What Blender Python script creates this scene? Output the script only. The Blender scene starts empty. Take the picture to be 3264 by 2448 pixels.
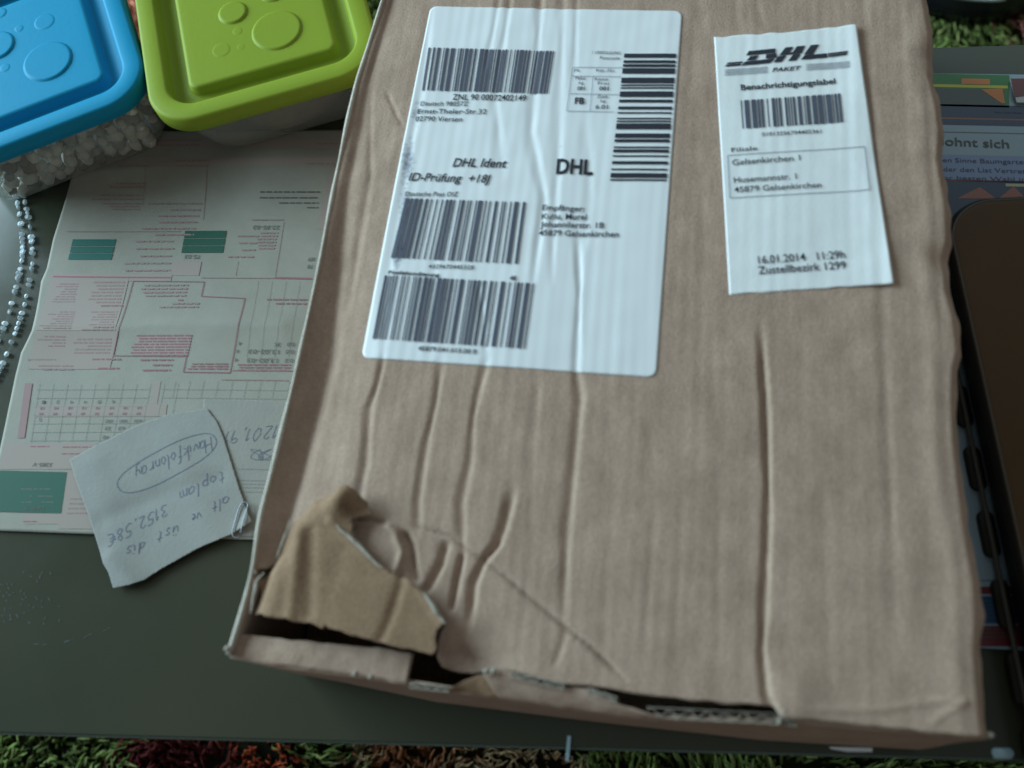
import bpy, math, random
import numpy as np
from mathutils import Vector, Matrix
random.seed(7); rng = np.random.default_rng(7)
sc = bpy.context.scene
col = sc.collection

# ------------------------------------------------------------------ camera
R = np.array([[0.9889608, -0.0748656, 0.1278735], [0.1171310, 0.9235389, -0.3651797], [-0.0907567, 0.3761264, 0.9221129]])
F = 2784.1
ZC = 0.4805
cam_d = bpy.data.cameras.new('camera'); cam = bpy.data.objects.new('camera', cam_d); col.objects.link(cam)
cam.matrix_world = Matrix([[*R[0], 0], [*R[1], 0], [*R[2], ZC], [0, 0, 0, 1]])
cam_d.sensor_width = 36; cam_d.lens = F / 3264 * 36
cam_d.clip_start = 0.01; cam_d.clip_end = 50
cam_d.dof.use_dof = True; cam_d.dof.focus_distance = 0.60; cam_d.dof.aperture_fstop = 5.0
sc.camera = cam

# ------------------------------------------------------------------ light of the room
w = bpy.data.worlds.new('World'); sc.world = w; w.use_nodes = True
bg = w.node_tree.nodes['Background']; bg.inputs[0].default_value = (0.52, 0.57, 0.56, 1); bg.inputs[1].default_value = 0.31

def area(name, loc, target, sx, sy, power, color):
    d = bpy.data.lights.new(name, 'AREA'); d.shape = 'RECTANGLE'; d.size = sx; d.size_y = sy
    d.energy = power; d.color = color
    o = bpy.data.objects.new(name, d); col.objects.link(o); o.location = loc
    o.rotation_euler = (Vector(target) - Vector(loc)).to_track_quat('-Z', 'Y').to_euler()
    return o
area('window_light', (-2.0, 0.62, 0.84), (0.0, 0.2, 0), 1.5, 1.1, 92, (0.62, 0.88, 1.0))
area('far_window_light', (0.5, 2.2, 1.5), (0.0, 0.2, 0), 2.2, 1.5, 9, (0.66, 0.90, 0.96))  # added fill with no known source, lightens the far part of the table
sc.view_settings.view_transform = 'Standard'; sc.view_settings.look = 'None'
sc.view_settings.exposure = 0; sc.view_settings.gamma = 1

# ------------------------------------------------------------------ helpers
def P(px, py, z=0.0):
    "where the line of sight of the photograph's pixel meets the horizontal plane at height z"
    r = R @ np.array([(px - 1632) / F, -(py - 1224) / F, -1.0]); t = (z - ZC) / r[2]
    return np.array([r[0] * t, r[1] * t])
def PL(pts, z=0.0): return np.array([P(x, y, z) for x, y in pts])
H = 0.0775                                        # height of the parcel

def mat(name, color, rough=0.6, spec=0.5, metal=0.0):
    m = bpy.data.materials.new(name); m.use_nodes = True
    b = m.node_tree.nodes['Principled BSDF']
    b.inputs['Base Color'].default_value = (*color, 1); b.inputs['Roughness'].default_value = rough
    b.inputs['Specular IOR Level'].default_value = spec; b.inputs['Metallic'].default_value = metal
    return m
def N(m, t, **kw):
    n = m.node_tree.nodes.new(t)
    for k, v in kw.items():
        if k in n.inputs: n.inputs[k].default_value = v
        else: setattr(n, k, v)
    return n
def L(m, a, b): m.node_tree.links.new(a, b)
def mottled(name, c1, c2, scale=60, rough=0.7, bump=0.0, bscale=800, spec=0.3, stretch=(1, 1, 1), detail=6, speck=0.0):
    m = mat(name, c1, rough, spec); b = m.node_tree.nodes['Principled BSDF']
    tc = N(m, 'ShaderNodeTexCoord'); mp = N(m, 'ShaderNodeMapping'); mp.inputs['Scale'].default_value = stretch
    L(m, tc.outputs['Object'], mp.inputs['Vector'])
    n = N(m, 'ShaderNodeTexNoise'); n.inputs['Scale'].default_value = scale; n.inputs['Detail'].default_value = detail
    n.inputs['Roughness'].default_value = 0.65
    L(m, mp.outputs[0], n.inputs['Vector'])
    r = N(m, 'ShaderNodeValToRGB'); r.color_ramp.elements[0].position = 0.32; r.color_ramp.elements[1].position = 0.68
    r.color_ramp.elements[0].color = (*c1, 1); r.color_ramp.elements[1].color = (*c2, 1)
    L(m, n.outputs[0], r.inputs[0]); out = r.outputs[0]
    if speck > 0:
        n3 = N(m, 'ShaderNodeTexNoise'); n3.inputs['Scale'].default_value = 700; n3.inputs['Detail'].default_value = 3
        L(m, tc.outputs['Object'], n3.inputs['Vector'])
        r3 = N(m, 'ShaderNodeMapRange'); r3.inputs[1].default_value = 0.3; r3.inputs[2].default_value = 0.7
        r3.inputs[3].default_value = 1 - speck; r3.inputs[4].default_value = 1 + speck
        L(m, n3.outputs[0], r3.inputs[0])
        mx = N(m, 'ShaderNodeVectorMath', operation='SCALE'); L(m, out, mx.inputs[0]); L(m, r3.outputs[0], mx.inputs['Scale']); out = mx.outputs[0]
    L(m, out, b.inputs['Base Color'])
    if bump > 0:
        n2 = N(m, 'ShaderNodeTexNoise'); n2.inputs['Scale'].default_value = bscale; n2.inputs['Detail'].default_value = 4
        L(m, tc.outputs['Object'], n2.inputs['Vector'])
        bp = N(m, 'ShaderNodeBump'); bp.inputs['Strength'].default_value = bump; bp.inputs['Distance'].default_value = 0.0006
        L(m, n2.outputs[0], bp.inputs['Height']); L(m, bp.outputs[0], b.inputs['Normal'])
    return m

def empty(name, loc, label, cat, group=None):
    o = bpy.data.objects.new(name, None); o.empty_display_size = 0.02; col.objects.link(o); o.location = loc
    o['label'] = label; o['category'] = cat
    if group: o['group'] = group
    return o
def rootloc(o):
    v = Vector((0, 0, 0))
    while o is not None: v += o.location; o = o.parent
    return v
def mk(name, verts, faces, m, parent=None, smooth=True, label=None, edges=()):
    "verts in world metres"
    off = rootloc(parent)
    me = bpy.data.meshes.new(name)
    if isinstance(verts, np.ndarray): verts = (verts - np.array(off)).tolist()
    else: verts = [(v[0] - off.x, v[1] - off.y, v[2] - off.z) for v in verts]
    me.from_pydata(verts, list(edges), [list(map(int, f)) for f in faces]); me.materials.append(m)
    me.polygons.foreach_set('use_smooth', [smooth] * len(me.polygons)); me.update()
    o = bpy.data.objects.new(name, me); col.objects.link(o); o.parent = parent
    if label: o['label'] = label
    return o
def top(o, label, cat, group=None):
    o['label'] = label; o['category'] = cat
    if group: o['group'] = group
    return o
def recentre(o):
    "put a one-mesh thing's origin at its base"
    me = o.data; n = len(me.vertices); a = np.empty(n * 3); me.vertices.foreach_get('co', a); a = a.reshape(-1, 3)
    c = np.array([(a[:, 0].min() + a[:, 0].max()) / 2, (a[:, 1].min() + a[:, 1].max()) / 2, a[:, 2].min()])
    me.vertices.foreach_set('co', (a - c).ravel()); me.update(); o.location = c
class MB:
    def __init__(s): s.v = []; s.f = []
    def add(s, v, f):
        n = len(s.v); s.v += [tuple(map(float, p)) for p in v]; s.f += [[i + n for i in q] for q in f]
    def build(s, name, m, parent=None, smooth=True, label=None): return mk(name, s.v, s.f, m, parent, smooth, label)
def tube(mb, pts, r, seg=8, closed=False, rs=None):
    pts = [Vector(p) for p in pts]; n = len(pts); base = len(mb.v); up = Vector((0, 0, 1)); rings = []
    for i, p in enumerate(pts):
        a = pts[(i - 1) % n] if (closed or i > 0) else p; b = pts[(i + 1) % n] if (closed or i < n - 1) else p
        t = (b - a).normalized(); s = t.cross(up)
        if s.length < 1e-4: s = t.cross(Vector((1, 0, 0)))
        s.normalize(); q = s.cross(t); rr = rs[i] if rs else r
        for k in range(seg):
            an = 2 * math.pi * k / seg; v = p + s * math.cos(an) * rr + q * math.sin(an) * rr; mb.v.append(tuple(v))
    for i in range(n if closed else n - 1):
        j = (i + 1) % n
        for k in range(seg): mb.f.append([base + i * seg + k, base + i * seg + (k + 1) % seg, base + j * seg + (k + 1) % seg, base + j * seg + k])
    if not closed:
        mb.f.append([base + k for k in range(seg)][::-1]); mb.f.append([base + (n - 1) * seg + k for k in range(seg)])
def resample(poly, n):
    poly = np.asarray(poly, float); d = np.r_[0, np.cumsum(np.linalg.norm(np.diff(poly, axis=0), axis=1))]
    t = np.linspace(0, d[-1], n); return np.stack([np.interp(t, d, poly[:, k]) for k in range(poly.shape[1])], 1)
def smoothpoly(poly, n, it=2):
    p = resample(poly, n)
    for _ in range(it): p[1:-1] = (p[:-2] + 2 * p[1:-1] + p[2:]) / 4
    return p
def segdist(x, y, poly):
    "signed distance (positive to the right when the polyline runs downwards) and place along it"
    best = np.full(x.shape, 1e9); sg = np.zeros(x.shape); tt = np.zeros(x.shape); n = len(poly) - 1
    for i in range(n):
        ax, ay = poly[i]; bx, by = poly[i + 1]; dx, dy = bx - ax, by - ay; l2 = dx * dx + dy * dy + 1e-18
        t = np.clip(((x - ax) * dx + (y - ay) * dy) / l2, 0, 1); qx = x - ax - t * dx; qy = y - ay - t * dy
        d = np.hypot(qx, qy); m = d < best; best = np.where(m, d, best)
        cr = dx * (y - ay) - dy * (x - ax); sg = np.where(m, np.sign(cr), sg); tt = np.where(m, (i + t) / n, tt)
    return best, sg, tt
def inpoly(x, y, poly):
    c = np.zeros(x.shape, bool); n = len(poly); j = n - 1
    for i in range(n):
        xi, yi = poly[i]; xj, yj = poly[j]
        k = ((yi > y) != (yj > y)) & (x < (xj - xi) * (y - yi) / (yj - yi + 1e-15) + xi); c ^= k; j = i
    return c
_w = {}
def wav(x, y, scale, seed, n=9, aniso=(1, 1)):
    "smooth pseudo noise about -1..1"
    k = (scale, seed, n, aniso)
    if k not in _w:
        g = np.random.default_rng(seed); a = g.uniform(0, 2 * np.pi, n); f = g.uniform(.6, 1.7, n) / scale
        _w[k] = (np.cos(a) * f * aniso[0], np.sin(a) * f * aniso[1], g.uniform(0, 6.28, n))
    fx, fy, ph = _w[k]; s = 0
    for i in range(len(fx)): s = s + np.sin(x * fx[i] + y * fy[i] + ph[i])
    return s / math.sqrt(len(fx)) / 1.4
def sstep(a, b, x):
    t = np.clip((x - a) / (b - a), 0, 1); return t * t * (3 - 2 * t)

# ------------------------------------------------------------------ materials
M = {}
M['kraft'] = mottled('kraft_board', (0.342, 0.237, 0.179), (0.452, 0.318, 0.246), 75, 0.85, 0.5, 900, 0.12, (1, .55, 1), speck=.10)
M['kraft_in'] = mottled('kraft_inner_liner', (0.225, 0.140, 0.084), (0.300, 0.192, 0.120), 60, 0.85, 0.5, 700, 0.15, speck=.14)
M['kraft_dark'] = mottled('kraft_side_board', (0.36, 0.25, 0.19), (0.43, 0.30, 0.23), 60, 0.85, 0.3, 700, 0.2, (1, 4, 1), speck=.06)
M['torn'] = mottled('torn_paper_fibre', (0.27, 0.235, 0.19), (0.43, 0.38, 0.32), 300, 0.9, 0.6, 1500, 0.1)
M['lip'] = mottled('pale_cut_edge', (0.50, 0.44, 0.37), (0.66, 0.60, 0.52), 250, 0.9, 0.5, 1500, 0.1)
M['ink'] = mat('black_thermal_ink', (0.022, 0.024, 0.036), 0.55, 0.3)
M['barink'] = mat('faded_thermal_bars', (0.075, 0.082, 0.115), 0.55, 0.3)
M['inkgrey'] = mat('grey_thermal_ink', (0.26, 0.28, 0.33), 0.6, 0.3)
M['receipt'] = mottled('thermal_label_paper', (0.76, 0.77, 0.77), (0.80, 0.81, 0.81), 90, 0.5, 0.15, 500, 0.35)
M['steel'] = mat('dull_wire', (0.22, 0.23, 0.24), 0.45, 0.5, .8)
M['green'] = mottled('lime_green_plastic', (0.222, 0.290, 0.026), (0.238, 0.308, 0.030), 8, 0.5, 0.12, 300, 0.12)
M['blue'] = mottled('sky_blue_plastic', (0.008, 0.235, 0.41), (0.010, 0.25, 0.43), 8, 0.5, 0.12, 300, 0.10)
M['formpaper'] = mottled('grey_recycled_paper', (0.262, 0.250, 0.212), (0.298, 0.285, 0.242), 40, 0.75, 0.2, 900, 0.2)
M['notepaper'] = mottled('note_paper', (0.235, 0.235, 0.22), (0.28, 0.275, 0.255), 30, 0.75, 0.25, 500, 0.2)
M['notepaper2'] = mottled('slip_paper', (0.25, 0.245, 0.215), (0.28, 0.27, 0.24), 30, 0.75, 0.25, 500, 0.2)
M['pink'] = mat('pink_print', (0.28, 0.125, 0.14), 0.7, 0.2)
M['pinkmid'] = mat('pale_red_print', (0.285, 0.185, 0.18), 0.7, 0.2)
M['pinkpale'] = mat('pale_pink_tint', (0.31, 0.255, 0.225), 0.75, 0.2)
M['greyline'] = mat('grey_print', (0.215, 0.215, 0.195), 0.7, 0.2)
M['dotink'] = mat('dark_print', (0.11, 0.115, 0.105), 0.7, 0.2)
M['teal'] = mat('teal_green_print', (0.008, 0.098, 0.076), 0.65, 0.3)
M['teal2'] = mat('dark_green_print', (0.010, 0.075, 0.046), 0.65, 0.3)
M['pen'] = mat('blue_ballpoint', (0.10, 0.115, 0.19), 0.5, 0.3)

def label_mat():
    m = mat('white_glossy_label', (0.74, 0.75, 0.76), 0.42, 0.4); b = m.node_tree.nodes['Principled BSDF']
    a = N(m, 'ShaderNodeVertexColor'); a.layer_name = 'grime'
    tc = N(m, 'ShaderNodeTexCoord'); n = N(m, 'ShaderNodeTexNoise'); n.inputs['Scale'].default_value = 420; n.inputs['Detail'].default_value = 6
    L(m, tc.outputs['Object'], n.inputs['Vector'])
    ad = N(m, 'ShaderNodeMath', operation='ADD'); L(m, n.outputs[0], ad.inputs[0]); L(m, a.outputs[0], ad.inputs[1])
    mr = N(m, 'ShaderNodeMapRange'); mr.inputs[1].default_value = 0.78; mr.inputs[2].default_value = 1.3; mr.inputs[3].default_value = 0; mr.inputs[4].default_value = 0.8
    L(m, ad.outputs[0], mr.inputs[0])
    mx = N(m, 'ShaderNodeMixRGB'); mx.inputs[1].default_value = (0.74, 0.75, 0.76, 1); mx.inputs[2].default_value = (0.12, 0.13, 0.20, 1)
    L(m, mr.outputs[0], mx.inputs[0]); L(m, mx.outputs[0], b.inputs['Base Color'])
    return m
M['label'] = label_mat()

# ------------------------------------------------------------------ parcel top relief
LEFT = [(1330, -480), (1262, -160), (1220, 0), (1136, 260), (1062, 600), (1017, 842), (940, 1200), (915, 1300), (827, 1652), (805, 1819), (768, 1950), (722, 2085)]
RIGHT = [(2900, -480), (2945, -160), (2965, 0), (2984, 120), (2984, 241), (3008, 337), (3018, 422), (3010, 500), (3038, 651), (3045, 771), (3032, 820), (3040, 928), (3064, 1010), (3076, 1126), (3062, 1180), (3058, 1275), (3063, 1400), (3098, 1665), (3137, 1855), (3146, 1956), (3139, 2082), (3152, 2284), (3160, 2352)]
BOT = [(722, 2085), (1000, 2120), (1300, 2150), (1511, 2141), (1580, 2136), (1640, 2138), (1740, 2170), (1805, 2182), (1880, 2184), (1945, 2198), (2131, 2224), (2300, 2240), (2468, 2251), (2490, 2285), (2793, 2316), (3000, 2338), (3160, 2352)]
LEFTw, RIGHTw, BOTw = PL(LEFT, H), PL(RIGHT, H), PL(BOT, H)
S = 1.4756
# (pixel polyline, depth mm, half width mm, shape)   shape>0 groove, <0 ridge
CREASES = [
 ([(1225,1120),(1205,1220),(1180,1300),(1168,1480),(1150,1560),(1140,1640)], 1.7, 2.2),
 ([(1405,1150),(1385,1290),(1362,1400),(1350,1480),(1335,1600),(1340,1690)], 1.1, 2.2),
 ([(1555,1130),(1525,1240),(1505,1330),(1500,1470),(1476,1600),(1482,1760)], 1.3, 2.0),
 ([(1640,1560),(1612,1680),(1590,1740),(1548,1786),(1515,1860),(1500,1990)], 2.4, 2.0),
 ([(1840,700),(1850,900),(1838,1180),(1852,1270),(1830,1470),(1808,1700),(1795,1990)], 1.25, 2.0),
 ([(2430,1050),(2442,1270),(2450,1620),(2442,1845),(2432,2070),(2450,2220),(2480,2270)], 2.3, 1.9),
 ([(2800,760),(2830,1300),(2850,1770),(2862,2070)], 0.38, 3.2),
 ([(2620,1500),(2640,1900),(2650,2200)], 0.3, 4.0), ([(1960,1220),(1950,1500),(1930,1800),(1925,2120)], 0.18, 2.6), ([(2165,1240),(2170,1600),(2160,2000),(2165,2180)], 0.16, 3.2), ([(2270,1000),(2285,1400),(2290,1800),(2300,2200)], 0.15, 2.4), ([(1720,1200),(1700,1450),(1690,1700)], 0.45, 1.9), ([(2950,300),(2980,700),(3010,1200),(3030,1700)], 0.25, 3.0),
 ([(2080,1300),(2075,1700),(2060,2100)], 0.3, 3.0),
 ([(1595,-40),(1570,110),(1545,230)], 0.7, 2.2), ([(1640,-300),(1625,0),(1600,160),(1580,330),(1600,560)], 0.8, 2.4),
 ([(1740,-300),(1722,30),(1708,200),(1690,420),(1735,640),(1700,900)], 1.2, 2.3), ([(1805,-300),(1795,20),(1785,300),(1770,640),(1760,900)], 0.9, 2.3),
 ([(1850,-300),(1838,60),(1830,260)], 0.6, 2.0), ([(1870,380),(1880,640),(1860,800)], 0.5, 3.0),
 ([(1380,20),(1340,300),(1290,600),(1240,880),(1225,1120)], 1.0, 2.5),
 ([(1520,900),(1540,1010),(1548,1130)], 1.0, 1.6), ([(1390,800),(1380,1000),(1370,1150)], 0.4, 3.0),
 ([(1230,290),(1262,360),(1285,400)], 0.9, 1.4), ([(1180,260),(1182,560),(1128,860),(1098,1000)], 0.7, 2.2),
 ([(2230,-300),(2225,0),(2240,90)], 0.35, 3.0), ([(2330,-300),(2345,60),(2360,110)], 0.35, 3.0), ([(2400,-300),(2410,20),(2440,100)], 0.3, 2.4),
 ([(2740,-300),(2760,100),(2790,500),(2820,900)], 0.5, 3.5), ([(2200,100),(2230,600),(2260,900)], 0.3, 5.0),
 # crumpled lobes beside the tear
 ([(1225,1668),(1262,1700),(1285,1760),(1262,1820),(1250,1850)], -3.0, 2.2),
 ([(1290,1690),(1312,1740),(1318,1800),(1332,1856)], 3.2, 1.8),
 ([(1432,1722),(1412,1800),(1372,1870),(1352,1894)], 2.8, 1.8),
 ([(1482,1762),(1462,1850),(1441,1950)], 2.4, 1.8),
 ([(1125,1655),(1180,1657),(1229,1668)], 2.2, 1.0),
 ([(1310,1672),(1382,1694),(1435,1708),(1546,1784),(1617,1838),(1720,1930),(1805,2002),(1880,2060),(1934,2112),(1993,2166)], 1.5, 0.9),
 ([(1546,1784),(1580,1755),(1600,1720)], 0.8, 1.0),
 ([(1805,2002),(1790,2060),(1760,2130)], 0.5, 1.6),
 ([(2560,2262),(2800,2262),(3000,2232),(3090,2240)], -0.35, 1.6), ([(2960,2310),(3030,2262),(3080,2235)], -0.5, 1.6),
]
CR = [(PL(c[0], H), c[1], c[2]) for c in CREASES]
DENT = P(1475, 2120, H); HOLE = P(1440, 2165, H)
LB4 = PL([(1372, 20), (2176, 34), (2092, 1206), (1150, 1140)], H)
def LBX(x, y): return np.minimum(np.minimum(x - LB4[3, 0], LB4[1, 0] - x), np.minimum(y - LB4[3, 1], LB4[0, 1] - y))
def hmm(x, y):
    "relief of the parcel's top in metres above H"
    x = np.asarray(x, float); y = np.asarray(y, float)
    h = np.zeros(x.shape)
    wob = 0.0012 * wav(x, y, 0.02, 31)
    inlab = sstep(-.004, .004, LBX(x, y))
    for poly, dep, hw in CR:
        d, sg, t = segdist(x + wob * .5, y, poly)
        fade = np.minimum(1, np.minimum(t / .12 + .15, (1 - t) / .12 + .25)); var = 1 + .25 * wav(x, y, .03, int(abs(poly[0][0]) * 1e4) % 97)
        vw = 1 + .35 * wav(x, y, .016, 17) + .2 * wav(x, y, .005, 18); w_ = abs(hw) * 1e-3 * 1.15 * np.clip(vw, .4, 1.8); tr = np.clip(d / w_, 0, 1); tl = np.clip(d / (w_ * 1.7), 0, 1)
        if hw < 1.3 or dep < 0: pr_ = np.clip(1 - d / (hw * 1.5e-3), 0, 1) ** 1.2 * 1.25
        else: pr_ = np.where(sg > 0, (1 - tr) ** 1.1, .6 * (1 - tl) ** 1.3 + .4 * (.5 + .5 * np.cos(np.pi * tl)))
        h -= (1 - .42 * inlab) * 1.0 * dep * 1e-3 * fade * var * pr_
    # washboard of the flutes
    ph = x + .0018 * wav(x, y, .05, 5, aniso=(.5, 1)) + .02 * (y - .2) * 0.0
    amp = .5 + .5 * wav(x, y, .05, 8, aniso=(1, .4))
    h += 0.000042 * np.clip(amp + .1, .04, 1.3) * np.sin(ph * 2 * np.pi / .0062 + 1.5 * wav(x, y, .04, 67)) + .00005 * wav(ph, y * .05, .0016, 66)
    h += 0.0006 * wav(x, y, .07, 12) + 0.00016 * wav(x, y, .010, 13, aniso=(1, .12)) + .00006 * wav(x, y, .004, 14)
    # trough beside the left lip
    d, sg, t = segdist(x, y, LEFTw)
    dd = d * 1000; wn = 1 + .10 * wav(x * 0, y, .03, 3)
    W0 = np.interp(y, [.035, .10, .169, .22, .27, .33, .45], [11, 14.5, 14, 10.5, 7.5, 6.5, 5.5]) * wn
    st = np.interp(y, [.10, .22, .30, .45], [1.2, 1.6, 3.8, 3.2]); D0 = np.interp(y, [.035, .10, .169, .22, .27, .45], [5.2, 7.4, 7.0, 5.2, 2.4, 1.7])
    down = np.clip((dd - st) / (W0 - st), 0, 1); down = down * .8 + .2 * down * down * (3 - 2 * down); q_ = np.clip((dd - W0) / 7.0, 0, 1); up_ = .55 * (1 - (1 - q_) ** 1.6) + .45 * sstep(0, 32, dd - W0)
    h -= 1e-3 * D0 * down * (1 - up_) * (dd < 60)
    # rounded fall at the right edge
    d, sg, t = segdist(x, y, RIGHTw); dd = d * 1000
    ww = 5.0 + .8 * wav(x * 0, y, .03, 23)
    h -= 0.0042 * (1 - sstep(0, ww, dd)) ** 1.3
    h += 0.0007 * np.exp(-((dd - 12) / 5) ** 2) * (1 + .4 * wav(x * 0, y, .04, 29))
    for (px, py, a, r) in [(3010, 170, -.0022, .010), (2935, 130, .0012, .008), (3030, 830, -.003, .009), (3000, 860, .001, .012)]:
        c = P(px, py, H); h += a * np.exp(-((x - c[0]) ** 2 + (y - c[1]) ** 2) / r ** 2)
    # pushed-in board beside the front opening
    r2 = ((x - HOLE[0]) / .022) ** 2 + ((y - HOLE[1]) / .016) ** 2; h -= 0.013 * np.exp(-r2 * 1.3)
    # bulge next to the big crease at lower right
    c = P(2530, 2230, H); h += .0018 * np.exp(-((x - c[0]) ** 2 + (y - c[1]) ** 2) / .012 ** 2)
    return h

# ------------------------------------------------------------------ the parcel
box = empty('cardboard_box', (float(P(1900, 1200, 0)[0]), 0.2, 0.0), 'large brown corrugated parcel with a torn front corner lying on the glass table', 'parcel')
NI, NJ = 300, 400
Lc = resample(LEFTw, NJ)[::-1]; Rc = resample(RIGHTw, NJ)[::-1]; Bc = resample(BOTw, NI)
# sample left and right by y so that rows run straight across
yl = np.linspace(0, 1, NJ)
def side_at(poly, yy):
    o = np.argsort(poly[:, 1]); return np.interp(yy, poly[o, 1], poly[o, 0])
YT = 0.452
gx = np.zeros((NJ, NI)); gy = np.zeros((NJ, NI))
s = np.linspace(0, 1, NI)
for j in range(NJ):
    t = j / (NJ - 1)
    yb = Bc[:, 1]; yy = yb + (YT - yb) * t
    xl = side_at(LEFTw, np.full(1, yy[0]))[0]; xr = side_at(RIGHTw, np.full(1, yy[-1]))[0]
    xb = (Bc[:, 0] - Bc[0, 0]) / (Bc[-1, 0] - Bc[0, 0]); k = min(1, t * 6); sx = xb * (1 - k) + s * k
    gx[j] = xl + (xr - xl) * sx; gy[j] = yy
# ragged edges
gx[:, -1] += .0006 * wav(gx[:, -1], gy[:, -1], .004, 77)
gy[0, :] += .0004 * wav(gx[0], gy[0], .003, 78)
CUT = PL([(680, 2110), (770, 1900), (797, 1817), (845, 1810), (900, 1760), (950, 1700), (1060, 1684), (1111, 1718), (1150, 1760), (1200, 1806), (1280, 1850), (1341, 1888), (1380, 1940), (1417, 1990), (1392, 2041), (1386, 2088), (1400, 2118), (1450, 2138), (1511, 2143), (1500, 2300), (680, 2300)], H)
CUT = np.vstack([resample(np.array([CUT[i], CUT[(i + 1) % len(CUT)]]), 14)[:-1] for i in range(len(CUT))])
CUT = CUT + np.stack([.0005 * wav(CUT[:, 0], CUT[:, 1], .0022, 41), .0005 * wav(CUT[:, 0], CUT[:, 1], .002, 42)], 1)
fx, fy = gx.ravel().copy(), gy.ravel().copy()
ins = inpoly(fx, fy, CUT)
cand = np.where(ins & (np.abs(fx - CUT[:, 0].mean()) < .2) & (fy < .13))[0]
def nearest(xs, ys, poly):
    bx = np.zeros_like(xs); by = np.zeros_like(ys); best = np.full(xs.shape, 1e9); n = len(poly)
    for i in range(n):
        ax, ay = poly[i]; cx, cy = poly[(i + 1) % n]; dx, dy = cx - ax, cy - ay
        t = np.clip(((xs - ax) * dx + (ys - ay) * dy) / (dx * dx + dy * dy + 1e-18), 0, 1); qx, qy = ax + t * dx, ay + t * dy
        d = np.hypot(xs - qx, ys - qy); m = d < best; best = np.where(m, d, best); bx = np.where(m, qx, bx); by = np.where(m, qy, by)
    return bx, by, best
bx, by, bd = nearest(fx[cand], fy[cand], CUT)
snap = bd < .0013; dead = np.zeros(fx.shape, bool); dead[cand[~snap]] = True
fx[cand[snap]] = bx[snap]; fy[cand[snap]] = by[snap]
hz = hmm(fx, fy)
idx = np.arange(NI * NJ).reshape(NJ, NI)
quads = np.stack([idx[:-1, :-1], idx[:-1, 1:], idx[1:, 1:], idx[1:, :-1]], -1).reshape(-1, 4)
cxm = fx[quads].mean(1); cym = fy[quads].mean(1)
keep = ~(dead[quads].any(1)) & ~inpoly(cxm, cym, CUT)
quads = quads[keep]
def solid_sheet(name, X, Y, Z, quads, thick, m, m_edge, parent, label=None, flute=False):
    "sheet with an underside and its cut edge (the edge gets its own material)"
    n = len(X); V = np.vstack([np.stack([X, Y, Z], 1), np.stack([X, Y, Z - thick], 1)])
    e = {}
    for q in quads:
        for a, b in ((q[0], q[1]), (q[1], q[2]), (q[2], q[3]), (q[3], q[0])): e[(a, b)] = True
    rim = [(a, b) for (a, b) in e if (b, a) not in e]
    F_ = [list(q) for q in quads] + [[q[3] + n, q[2] + n, q[1] + n, q[0] + n] for q in quads] + [[b, a, a + n, b + n] for a, b in rim]
    used = np.unique(np.array([i for f in F_ for i in f])); mp = -np.ones(2 * n, int); mp[used] = np.arange(len(used))
    o = mk(name, V[used], [[mp[i] for i in f] for f in F_], m, parent, True, label)
    if m_edge is not None:
        o.data.materials.append(m_edge); ne = len(rim); k = len(F_) - ne
        mi = np.zeros(len(F_), int); mi[k:] = 1; o.data.polygons.foreach_set('material_index', mi)
        sm = np.ones(len(F_), bool); sm[k:] = False; o.data.polygons.foreach_set('use_smooth', sm)
    return o, rim
solid_sheet('top_panel', fx, fy, H + hz, quads.tolist(), 0.0026, M['kraft'], M['torn'], box)

# left wall with its pale upright lip, right and back walls, base
def strip(mb, A, B): # quads between two equal-length 3-d polylines
    n = len(A); mb.add(list(A) + list(B), [[i, i + 1, n + i + 1, n + i] for i in range(n - 1)])
def wall(name, topline, botline, thick_dir, m, rows=10, bulge=0.0, label=None, wob=0.0, parent=None):
    n = len(topline); V = []; td = np.array(thick_dir)
    for side in (0, 1):
        for r in range(rows + 1):
            t = r / rows; a = topline * (1 - t) + botline * t
            b = np.sin(math.pi * t) * bulge
            nrm = -td / np.linalg.norm(td)
            w_ = wob * np.stack([wav(a[:, 0] + a[:, 1], a[:, 2], .02, 61)] * 3, 1) * nrm * math.sin(math.pi * t) if wob else 0
            V.append(a + nrm * b + w_ + td * side)
    V = np.vstack(V); F_ = []; sz = (rows + 1) * n
    for r in range(rows):
        for i in range(n - 1):
            q = [r * n + i, r * n + i + 1, (r + 1) * n + i + 1, (r + 1) * n + i]; F_.append(q); F_.append([sz + k for k in q[::-1]])
    for i in range(n - 1): F_.append([i + 1, i, sz + i, sz + i + 1]); k = rows * n; F_.append([k + i, k + i + 1, sz + k + i + 1, sz + k + i])
    for r in range(rows):
        F_.append([r * n, (r + 1) * n, sz + (r + 1) * n, sz + r * n]); k = n - 1; F_.append([(r + 1) * n + k, r * n + k, sz + r * n + k, sz + (r + 1) * n + k])
    return mk(name, V, F_, m, box if parent is None else parent, True, label)
XL, XR = -0.163, 0.155
lt = smoothpoly(LEFTw, 90, 1); lt = lt[lt[:, 1] < YT]
zt = H + .0004 + .0006 * wav(lt[:, 0], lt[:, 1], .02, 51)
zt = zt - .002 * (1 - sstep(.02, .06, lt[:, 1]))
topl = np.stack([lt[:, 0] - .0006, lt[:, 1], zt], 1); botl = np.stack([np.full(len(lt), XL), lt[:, 1] + .0 * lt[:, 1], np.full(len(lt), .0006)], 1)
wall('left_wall', topl, botl, (.0022, 0, 0), M['kraft'], wob=.0006)
mb = MB()    # frayed pale paper edge running along the lip
rr = np.clip(.00105 + .0004 * wav(lt[:, 0], lt[:, 1], .008, 52), .0004, .0014)
tube(mb, np.stack([lt[:, 0] + .0002, lt[:, 1], zt + .0001], 1), .0008, 6, rs=list(rr)); mb.build('frayed_edge', M['lip'], box)
rt = resample(RIGHTw, 90); rt = rt[rt[:, 1] < YT]
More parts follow.
